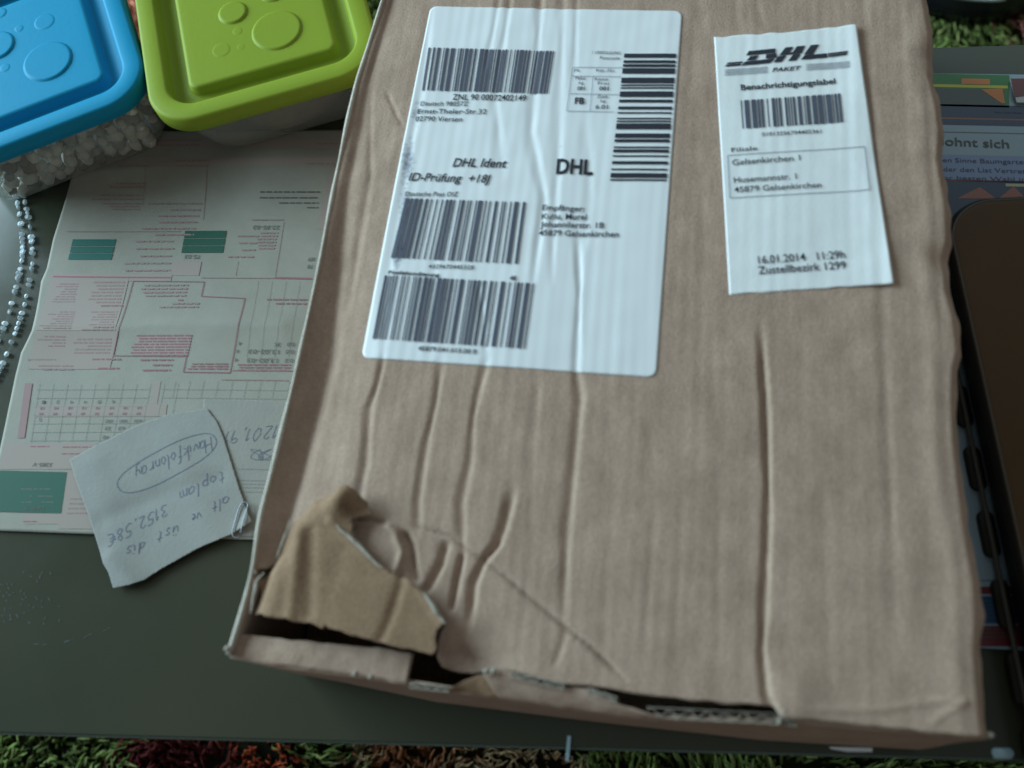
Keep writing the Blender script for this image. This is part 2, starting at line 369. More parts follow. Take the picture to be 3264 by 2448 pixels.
topr = np.stack([rt[:, 0] - .0012, rt[:, 1], np.full(len(rt), H - .008)], 1); botr = np.stack([np.full(len(rt), XR), rt[:, 1], np.full(len(rt), .0006)], 1)
wall('right_wall', topr, botr, (-.0026, 0, 0), M['kraft'], wob=.001)
bt = np.array([[x, YT - .003, H - .004] for x in np.linspace(XL + .003, XR - .003, 20)]); bb = bt.copy(); bb[:, 2] = .0006
wall('back_wall', bt, bb, (0, -.0026, 0), M['kraft'])
mb = MB(); mb.add([(XL + .003, .016, .0012), (XR - .003, .016, .0012), (XR - .003, YT - .006, .0012), (XL + .003, YT - .006, .0012)], [[0, 1, 2, 3]]); mb.build('base_panel', M['kraft_in'], box)

# front wall
FT = PL([(738, 2098), (850, 2122), (1000, 2144), (1170, 2164), (1294, 2184), (1425, 2205), (1588, 2224), (1768, 2250), (2000, 2284), (2098, 2296), (2300, 2303), (2468, 2306), (2488, 2299), (2793, 2326), (3000, 2344), (3152, 2356)], H - .006)
ft = resample(FT, 160); FBp = np.array([(-.163, .016), (-.13, .012), (-.085, .0085), (0, .0085), (.08, .0095), (.155, .014)])
fb = np.stack([np.interp(np.linspace(0, 1, 160), np.linspace(0, 1, 6), FBp[:, k]) for k in (0, 1)], 1)
tl3 = np.stack([ft[:, 0], ft[:, 1], H - .006 + .0004 * wav(ft[:, 0], ft[:, 1], .006, 63)], 1); bl3 = np.stack([fb[:, 0], fb[:, 1], np.full(160, .0006)], 1)
wall('front_wall', tl3, bl3, (0, .0026, 0), M['kraft_dark'], rows=24, bulge=.0004, wob=.0009)

# pale strip of the inner tuck flap along the torn corner, and the bent rim further right
def bandpatch(name, up, lo, zu, zl, m, n=70, r=8, thick=.0016, arch=.0006, seed=3, medge='torn', label=None):
    U = resample(PL(up, zu), n); Lo = resample(PL(lo, zl), n); X = []; Y = []; Z = []
    for j in range(r + 1):
        t = j / r; p = Lo * (1 - t) + U * t; z = zl + (zu - zl) * t + arch * math.sin(math.pi * t)
        X.append(p[:, 0]); Y.append(p[:, 1]); Z.append(z + .0003 * wav(p[:, 0], p[:, 1], .006, seed) + .00012 * wav(p[:, 0], p[:, 1], .002, seed + 1))
    X = np.concatenate(X); Y = np.concatenate(Y); Z = np.concatenate(Z)
    Y[:n] += .0004 * wav(X[:n], Y[:n], .002, seed + 2); Y[-n:] += .0003 * wav(X[-n:], Y[-n:], .002, seed + 3)
    ii = np.arange((r + 1) * n).reshape(r + 1, n); q = np.stack([ii[:-1, :-1], ii[:-1, 1:], ii[1:, 1:], ii[1:, :-1]], -1).reshape(-1, 4)
    return solid_sheet(name, X, Y, Z, q.tolist(), thick, m, M[medge] if medge else None, box, label)[0]
bandpatch('tuck_flap', [(762, 2018), (835, 2029), (1053, 2052), (1200, 2064), (1317, 2084)], [(733, 2092), (850, 2118), (935, 2126), (1170, 2160), (1296, 2182)], H - .0045, H - .0048, M['kraft'], label='pale greyish board strip along the torn corner')
bandpatch('bent_rim', [(1540, 2150), (1590, 2136), (1640, 2142), (1730, 2176), (1805, 2190), (1870, 2194), (1960, 2236), (2105, 2288)], [(1588, 2223), (1650, 2233), (1768, 2250), (1850, 2262), (1920, 2274), (2000, 2285), (2050, 2290), (2110, 2294)], H - .0012, H - .0055, M['kraft'], seed=13, arch=.001)
bandpatch('torn_tab', [(1432, 2196), (1470, 2172), (1520, 2152), (1583, 2146)], [(1436, 2203), (1490, 2210), (1540, 2217), (1586, 2222)], H - .003, H - .0058, M['kraft_in'], n=30, seed=17, label='torn triangular tab showing the brown inner liner')
# exposed fluting: zigzag medium between two pale liners
def fluting(a, b, n, amp, z, seed, name='fluting', parent=box):
    mb = MB(); g = random.Random(seed); A = P(*a, z); B = P(*b, z); d = B - A; l = np.linalg.norm(d); d /= l; nn = np.array([-d[1], d[0]])
    m = n * 8; pts = []
    for i in range(m + 1):
        t = i / m; s_ = math.sin(t * n * 2 * math.pi); s_ = math.copysign(abs(s_) ** .7, s_)
        q = A + d * l * t + nn * (amp * (.5 + .42 * s_ * (.75 + .25 * math.sin(i * .31 + seed))) + g.uniform(-.00022, .00022)) + d * g.uniform(-.0002, .0002); pts.append((q[0], q[1]))
    def ribbon(pp, th, z0, z1):
        k = len(pp); V = []
        for (x, y) in pp: V += [(x, y, z0), (x, y, z1), (x + nn[0] * th, y + nn[1] * th, z1), (x + nn[0] * th, y + nn[1] * th, z0)]
        F_ = []
        for i in range(k - 1):
            for c in range(4): F_.append([4 * i + c, 4 * i + (c + 1) % 4, 4 * i + 4 + (c + 1) % 4, 4 * i + 4 + c])
        F_ += [[0, 1, 2, 3], [4 * k - 1, 4 * k - 2, 4 * k - 3, 4 * k - 4]]; mb.add(V, F_)
    ribbon(pts, .00045, z - .004, z)
    for off in (-.0004, amp):
        ln = [tuple(A + d * l * t + nn * (off + .00018 * math.sin(t * 60 + off * 9e3 + seed))) for t in np.linspace(0, 1, m // 2)]
        ribbon(ln, .0005, z - .004, z + .0001)
    return mb.build(name, M['torn'], parent, False)
fluting((2062, 2284), (2480, 2306), 7, .0036, H - .0046, 1)
fluting((1625, 2158), (1800, 2196), 4, .0019, H + .0004, 2)
fluting((1870, 2206), (1965, 2238), 2, .0016, H + .0002, 3)
fluting((1305, 2190), (1430, 2204), 4, .0016, H - .0042, 4)
fluting((2476, 2306), (2540, 2312), 1, .0018, H - .0040, 5)
mb = MB()   # little torn paper tips
def tip(px, py, z, r, seed):
    g = random.Random(seed); c = P(px, py, z); n = 9; V = [(c[0], c[1], z + r * .5)]
    for ring, rr2, dz in ((0, .6, .3), (1, 1.0, -.3)):
        for k in range(n):
            a = 2 * math.pi * k / n; q = r * rr2 * g.uniform(.6, 1.25); V.append((c[0] + q * math.cos(a), c[1] + q * math.sin(a), z + r * dz * g.uniform(.3, 1.3)))
    F_ = [[0, 1 + k, 1 + (k + 1) % n] for k in range(n)] + [[1 + k, 1 + n + k, 1 + n + (k + 1) % n, 1 + (k + 1) % n] for k in range(n)]
    mb.add(V, F_)
for i, (a, b, z, r) in enumerate([(722, 2068, H, .0016), (738, 2092, H - .003, .0012), (810, 1822, H + .0005, .0016), (2500, 2264, H + .0006, .0022), (2508, 2278, H, .0015), (2485, 2300, H - .003, .0016), (1548, 2140, H + .0005, .0016), (1572, 2140, H + .0004, .0018), (1090, 1672, H + .003, .0014), (1125, 1700, H + .002, .0011), (3160, 2344, H - .003, .0014), (1130, 2146, H - .004, .0014), (1180, 2158, H - .004, .0012)]): tip(a, b, z, r, i)
mb.build('torn_tips', M['torn'], box, False)

# torn-up corner flap, brown inside liner outwards
FO = [(797, 1954), (808, 1915), (818, 1850), (845, 1822), (880, 1776), (896, 1738), (915, 1690), (924, 1655), (947, 1612), (994, 1582), (1050, 1576), (1111, 1562), (1150, 1580), (1178, 1612), (1190, 1650), (1150, 1652), (1122, 1662), (1130, 1700), (1165, 1745), (1203, 1794), (1270, 1838), (1345, 1878), (1385, 1935), (1420, 1986), (1398, 2010), (1392, 2036), (1382, 2090), (1300, 2070), (1211, 2047), (1120, 2024), (1040, 1996), (1029, 2006), (960, 1984), (906, 1971), (850, 1966)]
FOw = PL(FO, H + .002)
FOc = np.vstack([FOw, FOw[:1]]); FOd = resample(FOc, 300)[:-1]
FOd = FOd + np.stack([.0006 * wav(FOd[:, 0], FOd[:, 1], .002, 91) + .0004 * wav(FOd[:, 0], FOd[:, 1], .0009, 93), .0006 * wav(FOd[:, 0], FOd[:, 1], .0024, 92) + .0004 * wav(FOd[:, 0], FOd[:, 1], .0009, 94)], 1)
step = .0010
xs = np.arange(FOd[:, 0].min() - step, FOd[:, 0].max() + step, step); ys = np.arange(FOd[:, 1].min() - step, FOd[:, 1].max() + step, step)
GX, GY = np.meshgrid(xs, ys); gxx, gyy = GX.ravel(), GY.ravel(); inn = inpoly(gxx, gyy, FOd)
bx, by, bd = nearest(gxx, gyy, FOd); sn = (~inn) & (bd < step * .98); gxx = np.where(sn, bx, gxx); gyy = np.where(sn, by, gyy); ok = inn | sn
ii = np.arange(len(gxx)).reshape(GX.shape); q = np.stack([ii[:-1, :-1], ii[:-1, 1:], ii[1:, 1:], ii[1:, :-1]], -1).reshape(-1, 4)
q = q[ok[q].all(1)]; q = q[inpoly(gxx[q].mean(1), gyy[q].mean(1), FOd)]
def bump(x, y, px, py, a, rx, ry, ang=0):
    c = P(px, py, H); dx, dy = x - c[0], y - c[1]; ca, sa = math.cos(ang), math.sin(ang)
    return a * np.exp(-(((dx * ca + dy * sa) / rx) ** 2 + ((-dx * sa + dy * ca) / ry) ** 2))
tear = PL([(1064, 1670), (1111, 1712), (1200, 1800), (1341, 1882), (1417, 1988)], H)
dt, _, _ = segdist(gxx, gyy, tear)
dl, _, tl_ = segdist(gxx, gyy, PL([(797, 1954), (845, 1822), (896, 1738), (924, 1655), (994, 1582), (1060, 1572)], H))
fz = .0022 + .0030 * sstep(0, .012, dl) - .0062 * (1 - sstep(0, .0062, dl)) + .0012 * (1 - sstep(0, .0035, dt))
fz += bump(gxx, gyy, 1098, 1598, .0088, .0085, .0075) + bump(gxx, gyy, 960, 1640, -.0012, .006, .006)
for poly, a, w_ in ((PL([(1100, 1760), (1060, 1900), (1040, 2000)], H), -.0002, .004), (PL([(1290, 1850), (1250, 1980), (1215, 2050)], H), -.0006, .0022), (PL([(960, 1700), (950, 1850), (935, 1970)], H), .0007, .003), (PL([(1000, 1700), (995, 1960)], H), -.0006, .003)):
    d_, _, _ = segdist(gxx, gyy, poly); fz += 1.6 * a * np.exp(-(d_ / w_) ** 2)
fz += .0003 * wav(gxx, gyy, .012, 95) + .00008 * wav(gxx, gyy, .003, 96)
fz -= .0045 * sstep(.085 - .0, .10, gxx - P(797, 1954, H)[0]) * 0
solid_sheet('torn_flap', gxx, gyy, H + fz, q.tolist(), .0020, M['kraft_in'], M['torn'], box, 'torn corner flap bent up with the tan inner liner showing')
mb = MB()
for poly, r_, z_ in (([(1068, 1668), (1085, 1690), (1111, 1708), (1150, 1745), (1200, 1797), (1225, 1812)], .0010, .0072), ([(1345, 1886), (1375, 1925), (1400, 1965), (1418, 1988)], .0013, .0062), ([(797, 1954), (806, 1915), (816, 1852), (842, 1824)], .0011, .0026), ([(880, 1778), (896, 1738), (915, 1690), (924, 1655)], .0007, .0032)):
    p = smoothpoly(PL(poly, H + z_), 26, 1); g = .0003 * wav(p[:, 0], p[:, 1], .0015, 7)
    tube(mb, np.stack([p[:, 0] + g, p[:, 1] - g, np.full(26, H + z_ - .0006) + g], 1), r_, 6, rs=[r_ * (0.35 + .65 * math.sin(math.pi * k / 25)) for k in range(26)])
mb.build('torn_fibres', M['torn'], box)

# ------------------------------------------------------------------ print: barcodes, lettering
def surf_top(x, y): return H + hmm(x, y)
def bars(quad, vertical, seed, name, m, parent, surf, zref, off, fill=.52, n=70, gaps=0):
    g = random.Random(seed); Q = PL(quad, zref); mb = MB(); t = 0; wl = []
    while t < n:
        b = g.choice([1, 1, 2, 2, 3, 4]) if fill > .5 else g.choice([1, 1, 2, 3]); s_ = g.choice([1, 1, 1, 2, 3]); wl.append((t, min(t + b, n))); t += b + s_
    for a, b in wl:
        a /= n; b /= n
        for c0, c1 in ([(0, 1)] if not gaps else [(0, .46 + g.uniform(-.1, .1)), (.5, 1)]):
            k = 22; V = []
            for i in range(k + 1):
                u = c0 + (c1 - c0) * i / k
                for e in (a, b):
                    if vertical: p = (Q[0] * (1 - e) + Q[1] * e) * (1 - u) + (Q[3] * (1 - e) + Q[2] * e) * u
                    else: p = (Q[0] * (1 - u) + Q[1] * u) * (1 - e) + (Q[3] * (1 - u) + Q[2] * u) * e
                    V.append((p[0], p[1]))
            A = np.array(V); Z = surf(A[:, 0], A[:, 1]) + off
            F_ = [[2 * i, 2 * i + 1, 2 * i + 3, 2 * i + 2] for i in range(k)]
            if not vertical: F_ = [f[::-1] for f in F_]
            mb.add(np.column_stack([A, Z]), [f[::-1] for f in F_])
    return mb.build(name, m, parent, False)
_tc = {}
def textmesh(body, shear, bold):
    k = (body, shear, bold)
    if k in _tc: return _tc[k]
    c = bpy.data.curves.new('t', 'FONT'); c.body = body; c.resolution_u = 3; c.shear = shear; c.offset = bold
    o = bpy.data.objects.new('t', c); col.objects.link(o); dg = bpy.context.evaluated_depsgraph_get(); dg.update()
    me = bpy.data.meshes.new_from_object(o.evaluated_get(dg)); v = np.array([q.co[:2] for q in me.vertices]); f = [list(p.vertices) for p in me.polygons]
    bpy.data.objects.remove(o); bpy.data.curves.remove(c); bpy.data.meshes.remove(me)
    _tc[k] = (v, f); return _tc[k]
def put_text(mb, body, p0, p1, hpx, surf, zref, off, shear=0, bold=0.0):
    v, f = textmesh(body, shear, bold)
    if len(v) == 0: return
    A, B = P(*p0, zref), P(*p1, zref); d = B - A; l = np.linalg.norm(d); d /= l; up = np.array([-d[1], d[0]])
    mid = ((p0[0] + p1[0]) / 2, (p0[1] + p1[1]) / 2); e1 = np.linalg.norm(P(mid[0], mid[1] - hpx, zref) - P(*mid, zref))
    x = (v[:, 0] - v[:, 0].min()) / (v[:, 0].max() - v[:, 0].min()) * l; y = v[:, 1] / .69 * e1
    X = A[0] + d[0] * x + up[0] * y; Y = A[1] + d[1] * x + up[1] * y
    mb.add(np.column_stack([X, Y, surf(X, Y) + off]), f)
def line(mb, a, b, wmm, surf, zref, off, n=12):
    A, B = P(*a, zref), P(*b, zref); d = (B - A); d = d / np.linalg.norm(d); nn = np.array([-d[1], d[0]]) * wmm * 5e-4
    T = np.linspace(0, 1, n)[:, None]; C = A * (1 - T) + B * T; X = np.vstack([C - nn, C + nn])
    mb.add(np.column_stack([X, surf(X[:, 0], X[:, 1]) + off]), [[i, i + 1, n + i + 1, n + i] for i in range(n - 1)])
def rect(mb, quad, surf, zref, off, n=10):
    Q = PL(quad, zref); u = np.linspace(0, 1, n); U, V_ = np.meshgrid(u, u); U = U.ravel()[:, None]; V_ = V_.ravel()[:, None]
    X = (Q[0] * (1 - U) + Q[1] * U) * (1 - V_) + (Q[3] * (1 - U) + Q[2] * U) * V_
    mb.add(np.column_stack([X, surf(X[:, 0], X[:, 1]) + off]), [[j * n + i, (j + 1) * n + i, (j + 1) * n + i + 1, j * n + i + 1] for j in range(n - 1) for i in range(n - 1)])

def sheet(name, quad, m, parent, surf, zref, off, rcorner=0.0, step=.0012, jag=(0, 0), seed=1, thick=.00012):
    Q = PL(quad, zref); W = max(np.linalg.norm(Q[1] - Q[0]), np.linalg.norm(Q[2] - Q[3])); Hh = np.linalg.norm(Q[3] - Q[0])
    nu = int(W / step) + 2; nv = int(Hh / step) + 2; U, V_ = np.meshgrid(np.linspace(0, 1, nu), np.linspace(0, 1, nv)); uu = U.ravel().copy(); vv = V_.ravel().copy()
    if rcorner:
        a, b = uu * W, vv * Hh
        for cx, cy in ((0, 0), (1, 0), (0, 1), (1, 1)):
            ccx = rcorner if cx == 0 else W - rcorner; ccy = rcorner if cy == 0 else Hh - rcorner
            dx, dy = a - ccx, b - ccy; cond = (dx * (1 if cx else -1) > 0) & (dy * (1 if cy else -1) > 0)
            mx = np.maximum(abs(dx), abs(dy)); r = np.hypot(dx, dy) + 1e-12; k = np.where(cond, mx / r, 1)
            a = np.where(cond, ccx + dx * k, a); b = np.where(cond, ccy + dy * k, b)
        uu, vv = a / W, b / Hh
    U_, V2 = uu[:, None], vv[:, None]
    X = (Q[0] * (1 - U_) + Q[1] * U_) * (1 - V2) + (Q[3] * (1 - U_) + Q[2] * U_) * V2
    if jag[0]: k = V_.ravel() == 0; X[k, 1] += jag[0] * wav(X[k, 0], X[k, 1], .0028, seed)
    if jag[1]: k = V_.ravel() == 1; X[k, 1] += jag[1] * wav(X[k, 0], X[k, 1], .0028, seed + 1)
    Z = surf(X[:, 0], X[:, 1]) + off
    i2 = np.arange(nu * nv).reshape(nv, nu); q_ = np.stack([i2[:-1, :-1], i2[1:, :-1], i2[1:, 1:], i2[:-1, 1:]], -1).reshape(-1, 4)
    o, _ = solid_sheet(name, X[:, 0], X[:, 1], Z, q_.tolist(), thick, m, None, parent)
    return o, X

LQ = [(1372, 20), (2176, 34), (2092, 1206), (1150, 1140)]
lab, LX = sheet('shipping_label', LQ, M['label'], box, surf_top, H, .00028, rcorner=.0045, step=.0011)
lab['label'] = 'large white shipping label with barcodes'
# grime along the left fold of the label
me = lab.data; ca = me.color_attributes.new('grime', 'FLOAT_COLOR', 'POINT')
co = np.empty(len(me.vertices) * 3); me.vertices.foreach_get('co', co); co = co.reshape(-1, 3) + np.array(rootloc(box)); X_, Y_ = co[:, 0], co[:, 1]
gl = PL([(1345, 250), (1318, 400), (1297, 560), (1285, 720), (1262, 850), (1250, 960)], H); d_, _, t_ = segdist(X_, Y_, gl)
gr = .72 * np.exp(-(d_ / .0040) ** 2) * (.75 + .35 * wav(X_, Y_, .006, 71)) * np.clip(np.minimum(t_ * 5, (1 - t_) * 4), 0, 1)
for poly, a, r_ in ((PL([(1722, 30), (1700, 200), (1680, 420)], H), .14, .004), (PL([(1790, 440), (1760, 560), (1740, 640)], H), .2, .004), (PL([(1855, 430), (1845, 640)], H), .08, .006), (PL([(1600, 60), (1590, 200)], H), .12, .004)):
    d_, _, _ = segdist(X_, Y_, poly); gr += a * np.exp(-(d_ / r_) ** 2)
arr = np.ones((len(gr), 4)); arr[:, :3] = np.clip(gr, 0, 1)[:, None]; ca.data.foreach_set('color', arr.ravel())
o1 = .00072
def LS(x, y): return surf_top(x, y)
bars([(1366, 153), (1767, 164), (1746, 301), (1345, 290)], True, 11, 'barcode', M['barink'], lab, LS, H, o1, .55, 120)
bars([(1294, 634), (1676, 648), (1650, 845), (1246, 823)], True, 12, 'barcode', M['barink'], lab, LS, H, o1, .5, 88)
bars([(1227, 878), (1707, 907), (1678, 1115), (1187, 1080)], True, 13, 'barcode', M['barink'], lab, LS, H, o1, .5, 112)
bars([(1990, 172), (2155, 173), (2123, 591), (1943, 589)], False, 17, 'barcode', M['ink'], lab, LS, H, o1, .55, 92)
mb = MB()
T = lambda body, a, b, h, shear=0, bold=0.0: put_text(mb, body, a, b, h, LS, H, o1, shear, bold)
T('ZNL 90 00072402149', (1442, 320), (1677, 324), 18, 0, .012)
T('Deutsch 98057Z', (1340, 339), (1492, 340), 14, 0, .006)
T('Ernst-Theler-Str.32', (1330, 364), (1551, 366), 15, 0, .006)
T('02790 Viersen', (1324, 388), (1473, 390), 15, 0, .006)
T('DHL Ident', (1442, 534), (1615, 537), 27, .25, .014)
T('ID-Prüfung  +18J', (1302, 578), (1563, 586), 25, .22, .012)
T('Deutsche Post DIZ', (1292, 627), (1461, 629), 14, .1, .008)
T('DHL', (1772, 556), (1888, 559), 46, 0, .03)
T('1 VERFOLGUNG', (1888, 173), (1978, 174), 9); T('Postcode', (1912, 190), (1976, 191), 9)
T('Pk.', (1830, 230), (1850, 230), 9); T('Kst.-Nr.', (1900, 230), (1962, 231), 9)
T('Pakt.', (1834, 255), (1868, 256), 10); T('kg', (1845, 270), (1860, 270), 9); T('001', (1840, 289), (1864, 289), 11, 0, .02)
T('Kosten', (1896, 258), (1938, 259), 9); T('Frei', (1905, 271), (1940, 272), 9); T('001', (1910, 289), (1940, 289), 11, 0, .02)
T('FB', (1832, 334), (1862, 334), 20, 0, .03)
T('Zust.', (1903, 314), (1940, 314), 10); T('kg', (1914, 328), (1930, 328), 9); T('6.01', (1898, 349), (1938, 349), 12, 0, .01)
T('4329670445328', (1366, 857), (1510, 862), 13, 0, .006)
T('Postleitcodierung', (1237, 874), (1400, 884), 11, 0, .03); T('48', (1624, 896), (1645, 897), 13, 0, .03)
T('45879.041.015.00 8', (1332, 1118), (1519, 1130), 14, 0, .014)
T('Empfänger:', (1728, 672), (1863, 678), 17, 0, .01); T('Kullu, Murel', (1726, 701), (1870, 704), 18, 0, .01)
T('Johannilerstr. 1B', (1722, 727), (1925, 731), 18, 0, .01); T('45879 Gelsenkirchen', (1717, 754), (1972, 760), 18, 0, .01)
mb.build('lettering', M['ink'], lab, False)
mb = MB()
for a, b in (((1825, 216), (1985, 217)), ((1822, 244), (1980, 246)), ((1815, 301), (1972, 303)), ((1806, 357), (1956, 359)), ((1890, 244), (1880, 357)), ((1825, 216), (1806, 357))): line(mb, a, b, .35, LS, H, o1)
mb.build('table_rules', M['inkgrey'], lab, False)

RQ = [(2276, 118), (2728, 86), (2844, 909), (2324, 942)]
re_ = PL([RQ[1], RQ[2]], H)
def surf_rec(x, y):
    d, _, t = segdist(x, y, re_); return surf_top(x, y) + .0018 * np.exp(-(d / .010) ** 1.6) * (.45 + .55 * np.abs(2 * t - 1) ** 1.5) + .0003 * wav(x, y, .012, 101)
rec, _ = sheet('delivery_label', RQ, M['receipt'], box, surf_rec, H, .0004, step=.0011, jag=(.0007, .0005), seed=5)
rec['label'] = 'narrow white delivery notice label'
o2 = .00080
mb = MB(); T = lambda body, a, b, h, shear=0, bold=0.0, m=mb: put_text(m, body, a, b, h, surf_rec, H, o2, shear, bold)
T('Benachrichtigungslabel', (2362, 289), (2663, 269), 17, 0, .022)
T('01013256704405361', (2428, 439), (2617, 428), 12, 0, .004)
T('Filiale', (2331, 490), (2414, 484), 14, 0, .0)
T('Gelsenkirchen 1', (2334, 532), (2550, 516), 18, 0, .002)
T('Husemannstr. 1', (2339, 588), (2538, 575), 18, 0, .002); T('45879 Gelsenkirchen', (2340, 619), (2617, 602), 18, 0, .002)
T('16.01.2014   11:29h', (2417, 845), (2693, 826), 24, 0, .006); T('Zustellbezirk 1299', (2417, 878), (2696, 860), 24, 0, .006)
mb.build('lettering', M['ink'], rec, False)
mb = MB()
for a, b in (((2318, 500), (2753, 473)), ((2753, 473), (2770, 610)), ((2770, 610), (2325, 636)), ((2325, 636), (2318, 500))): line(mb, a, b, .4, surf_rec, H, o2)
mb.build('address_frame', M['inkgrey'], rec, False)
bars([(2360, 322), (2676, 301), (2685, 395), (2366, 414)], True, 21, 'barcode', M['barink'], rec, surf_rec, H, o2, .55, 84)
mb = MB()   # courier emblem: slanted letters between stripes
def z4(x, y): return (2200 + x / 1.659, y / 1.659)
def emb(poly):
    Q = PL([z4(*p) for p in poly], H); mb.add([(p[0], p[1], surf_rec(np.array([p[0]]), np.array([p[1]]))[0] + o2) for p in Q], [list(range(len(Q)))])
def Lx(u, v):  # emblem frame: u 0..10 along, v 0..1 up, slanted
    x0, y0 = 268, 350; dx, dy = 47.5, -4.4
    return (x0 + u * dx + v * 34, y0 + u * dy - v * 76)
def block(pts): emb([Lx(u, v) for u, v in pts])
block([(0.0, 0), (.3, .28), (3.6, .28), (3.2, 0)])                       # D foot
block([(.35, .33), (.62, .62), (1.55, .62), (1.3, .33)]); block([(.05, .70), (0.15, 1), (3.1, 1), (3.3, .70)])
block([(2.5, .33), (2.35, .62), (3.45, .66), (3.75, .33)])
block([(3.6, 0), (3.85, .42), (4.75, .42), (4.5, 0)]); block([(5.2, 0), (5.45, .42), (6.35, .42), (6.1, 0)])
block([(3.9, .47), (4.2, 1), (5.1, 1), (4.95, .6), (5.3, .6), (5.5, 1), (6.4, 1), (6.38, .47)])
block([(6.6, 0), (6.85, .30), (9.3, .30), (9.6, 0)]); block([(6.7, .34), (7.05, 1), (7.95, 1), (7.75, .34)])
block([(-1.85, .02), (-1.75, .15), (-.1, .15), (-.1, .02)]); block([(-1.8, .2), (-1.7, .3), (0, .3), (0, .2)])
block([(9.7, .02), (9.6, .13), (11.7, .13), (11.7, .02)]); block([(9.5, .18), (9.4, .29), (11.65, .29), (11.65, .18)])
put_text(mb, 'PAKET', z4(432, 384), z4(590, 372), 12, surf_rec, H, o2, .35, .02)
mb.build('emblem', M['ink'], rec, False)
mb = MB()
for k in range(4):
    line(mb, z4(180, 374 + 9 * k), z4(408, 358 + 9 * k), .45, surf_rec, H, o2, 6); line(mb, z4(610, 346 + 9 * k), z4(840, 333 + 9 * k), .45, surf_rec, H, o2, 6)
mb.build('emblem_stripes', M['inkgrey'], rec, False)

# ------------------------------------------------------------------ glass table
tb = empty('glass_table', (float(P(1500, 1200)[0]), .2, -.42), 'low coffee table with a grey green glass top under the parcel', 'table')
def table_mat():
    m = mat('lacquered_grey_green_glass', (0.075, 0.088, 0.070), 0.16, 0.35); b = m.node_tree.nodes['Principled BSDF']
    b.inputs['Coat Weight'].default_value = .0
    tc = N(m, 'ShaderNodeTexCoord'); n = N(m, 'ShaderNodeTexNoise'); n.inputs['Scale'].default_value = 5; n.inputs['Detail'].default_value = 5
    L(m, tc.outputs['Object'], n.inputs['Vector'])
    r = N(m, 'ShaderNodeValToRGB'); r.color_ramp.elements[0].position = .3; r.color_ramp.elements[1].position = .7
    r.color_ramp.elements[0].color = (.033, .040, .027, 1); r.color_ramp.elements[1].color = (.048, .047, .030, 1); L(m, n.outputs[0], r.inputs[0]); L(m, r.outputs[0], b.inputs['Base Color'])
    n2 = N(m, 'ShaderNodeTexNoise'); n2.inputs['Scale'].default_value = 35; n2.inputs['Detail'].default_value = 8; L(m, tc.outputs['Object'], n2.inputs['Vector'])
    mr = N(m, 'ShaderNodeMapRange'); mr.inputs[3].default_value = .13; mr.inputs[4].default_value = .24; L(m, n2.outputs[0], mr.inputs[0]); L(m, mr.outputs[0], b.inputs['Roughness'])
    return m
M['table'] = table_mat()
M['glassedge'] = mat('green_glass_edge', (0.075, 0.10, 0.085), 0.15, 0.6)
fl, fr, bl_ = P(0, 2335), P(1900, 2384), P(3264, 142)
sl = (fr[1] - fl[1]) / (fr[0] - fl[0]); sl2 = .075
def edge_y(x, y0, x0): return y0 + sl * (x - x0)
x0, x1 = -.98, .62
A = (x0, fl[1] + sl * (x0 - fl[0])); B = (x1, fl[1] + sl * (x1 - fl[0])); C_ = (x1, bl_[1] + sl2 * (x1 - bl_[0])); D = (x0, bl_[1] + sl2 * (x0 - bl_[0]))
def slab(corners, z0, z1, m, name, parent, bev=.0015, label=None):
    n = len(corners); c = np.mean(corners, 0); V = []; F_ = []
    def ring(sc_, z):
        for p in corners:
            d = np.array(p) - c; l = np.linalg.norm(d); q_ = c + d * (1 - sc_ / l); V.append((q_[0], q_[1], z))
    ring(bev, z0); ring(0, z0 + bev); ring(0, z1 - bev); ring(bev, z1)
    F_.append(list(range(n))[::-1]); F_.append([3 * n + i for i in range(n)])
    for r in range(3):
        for i in range(n): F_.append([r * n + i, r * n + (i + 1) % n, (r + 1) * n + (i + 1) % n, (r + 1) * n + i])
    return mk(name, V, F_, m, parent, False, label)
slab([A, B, C_, D], -.0085, 0, M['table'], 'table_top', tb)
slab([(A[0] - .0012, A[1] - .0012), (B[0] + .0012, B[1] - .0012), (C_[0] + .0012, C_[1] + .0012), (D[0] - .0012, D[1] + .0012)], -.0072, -.0016, M['glassedge'], 'glass_edge', tb, .001)
mb = MB(); gs = random.Random(12)
for (x_, y_, x2_, y2_) in [(108, 2054, 124, 2053), (136, 2056, 150, 2053), (205, 2047, 222, 2042), (226, 2041, 234, 2037), (268, 2034, 282, 2025), (284, 2024, 294, 2020), (328, 2015, 340, 2007), (343, 2006, 352, 2000)] + [(x, y, x + gs.uniform(2, 7), y + gs.uniform(-12, 12)) for x, y in [(gs.uniform(0, 190), gs.uniform(1820, 1990)) for _ in range(46)]]:
    line(mb, (x_, y_), (x2_, y2_), gs.uniform(.25, .6), lambda x, y: np.full(np.shape(x), .0), 0, .0002, 3)
o = mb.build('dust_marks', mat('pale_dust', (.085, .10, .095), .8, .2), tb, False); o['kind'] = 'stuff'  # dashes of the arc are painted glints, the scattered specks are dust
M['chrome'] = mat('brushed_chrome', (0.55, 0.62, 0.66), 0.25, 0.5, 1.0)
for (lx, ly) in ((x0 + .06, A[1] + .05), (.30, .10), (x1 - .06, C_[1] - .05), (x0 + .06, D[1] - .05)):
    mb = MB(); tube(mb, [(lx, ly, -.42), (lx, ly, -.2), (lx, ly, -.02), (lx, ly, -.0105)], .016, 20); mb.build('table_leg', M['chrome'], tb)
    mb = MB(); tube(mb, [(lx, ly, -.0175), (lx, ly, -.009)], .010, 16)

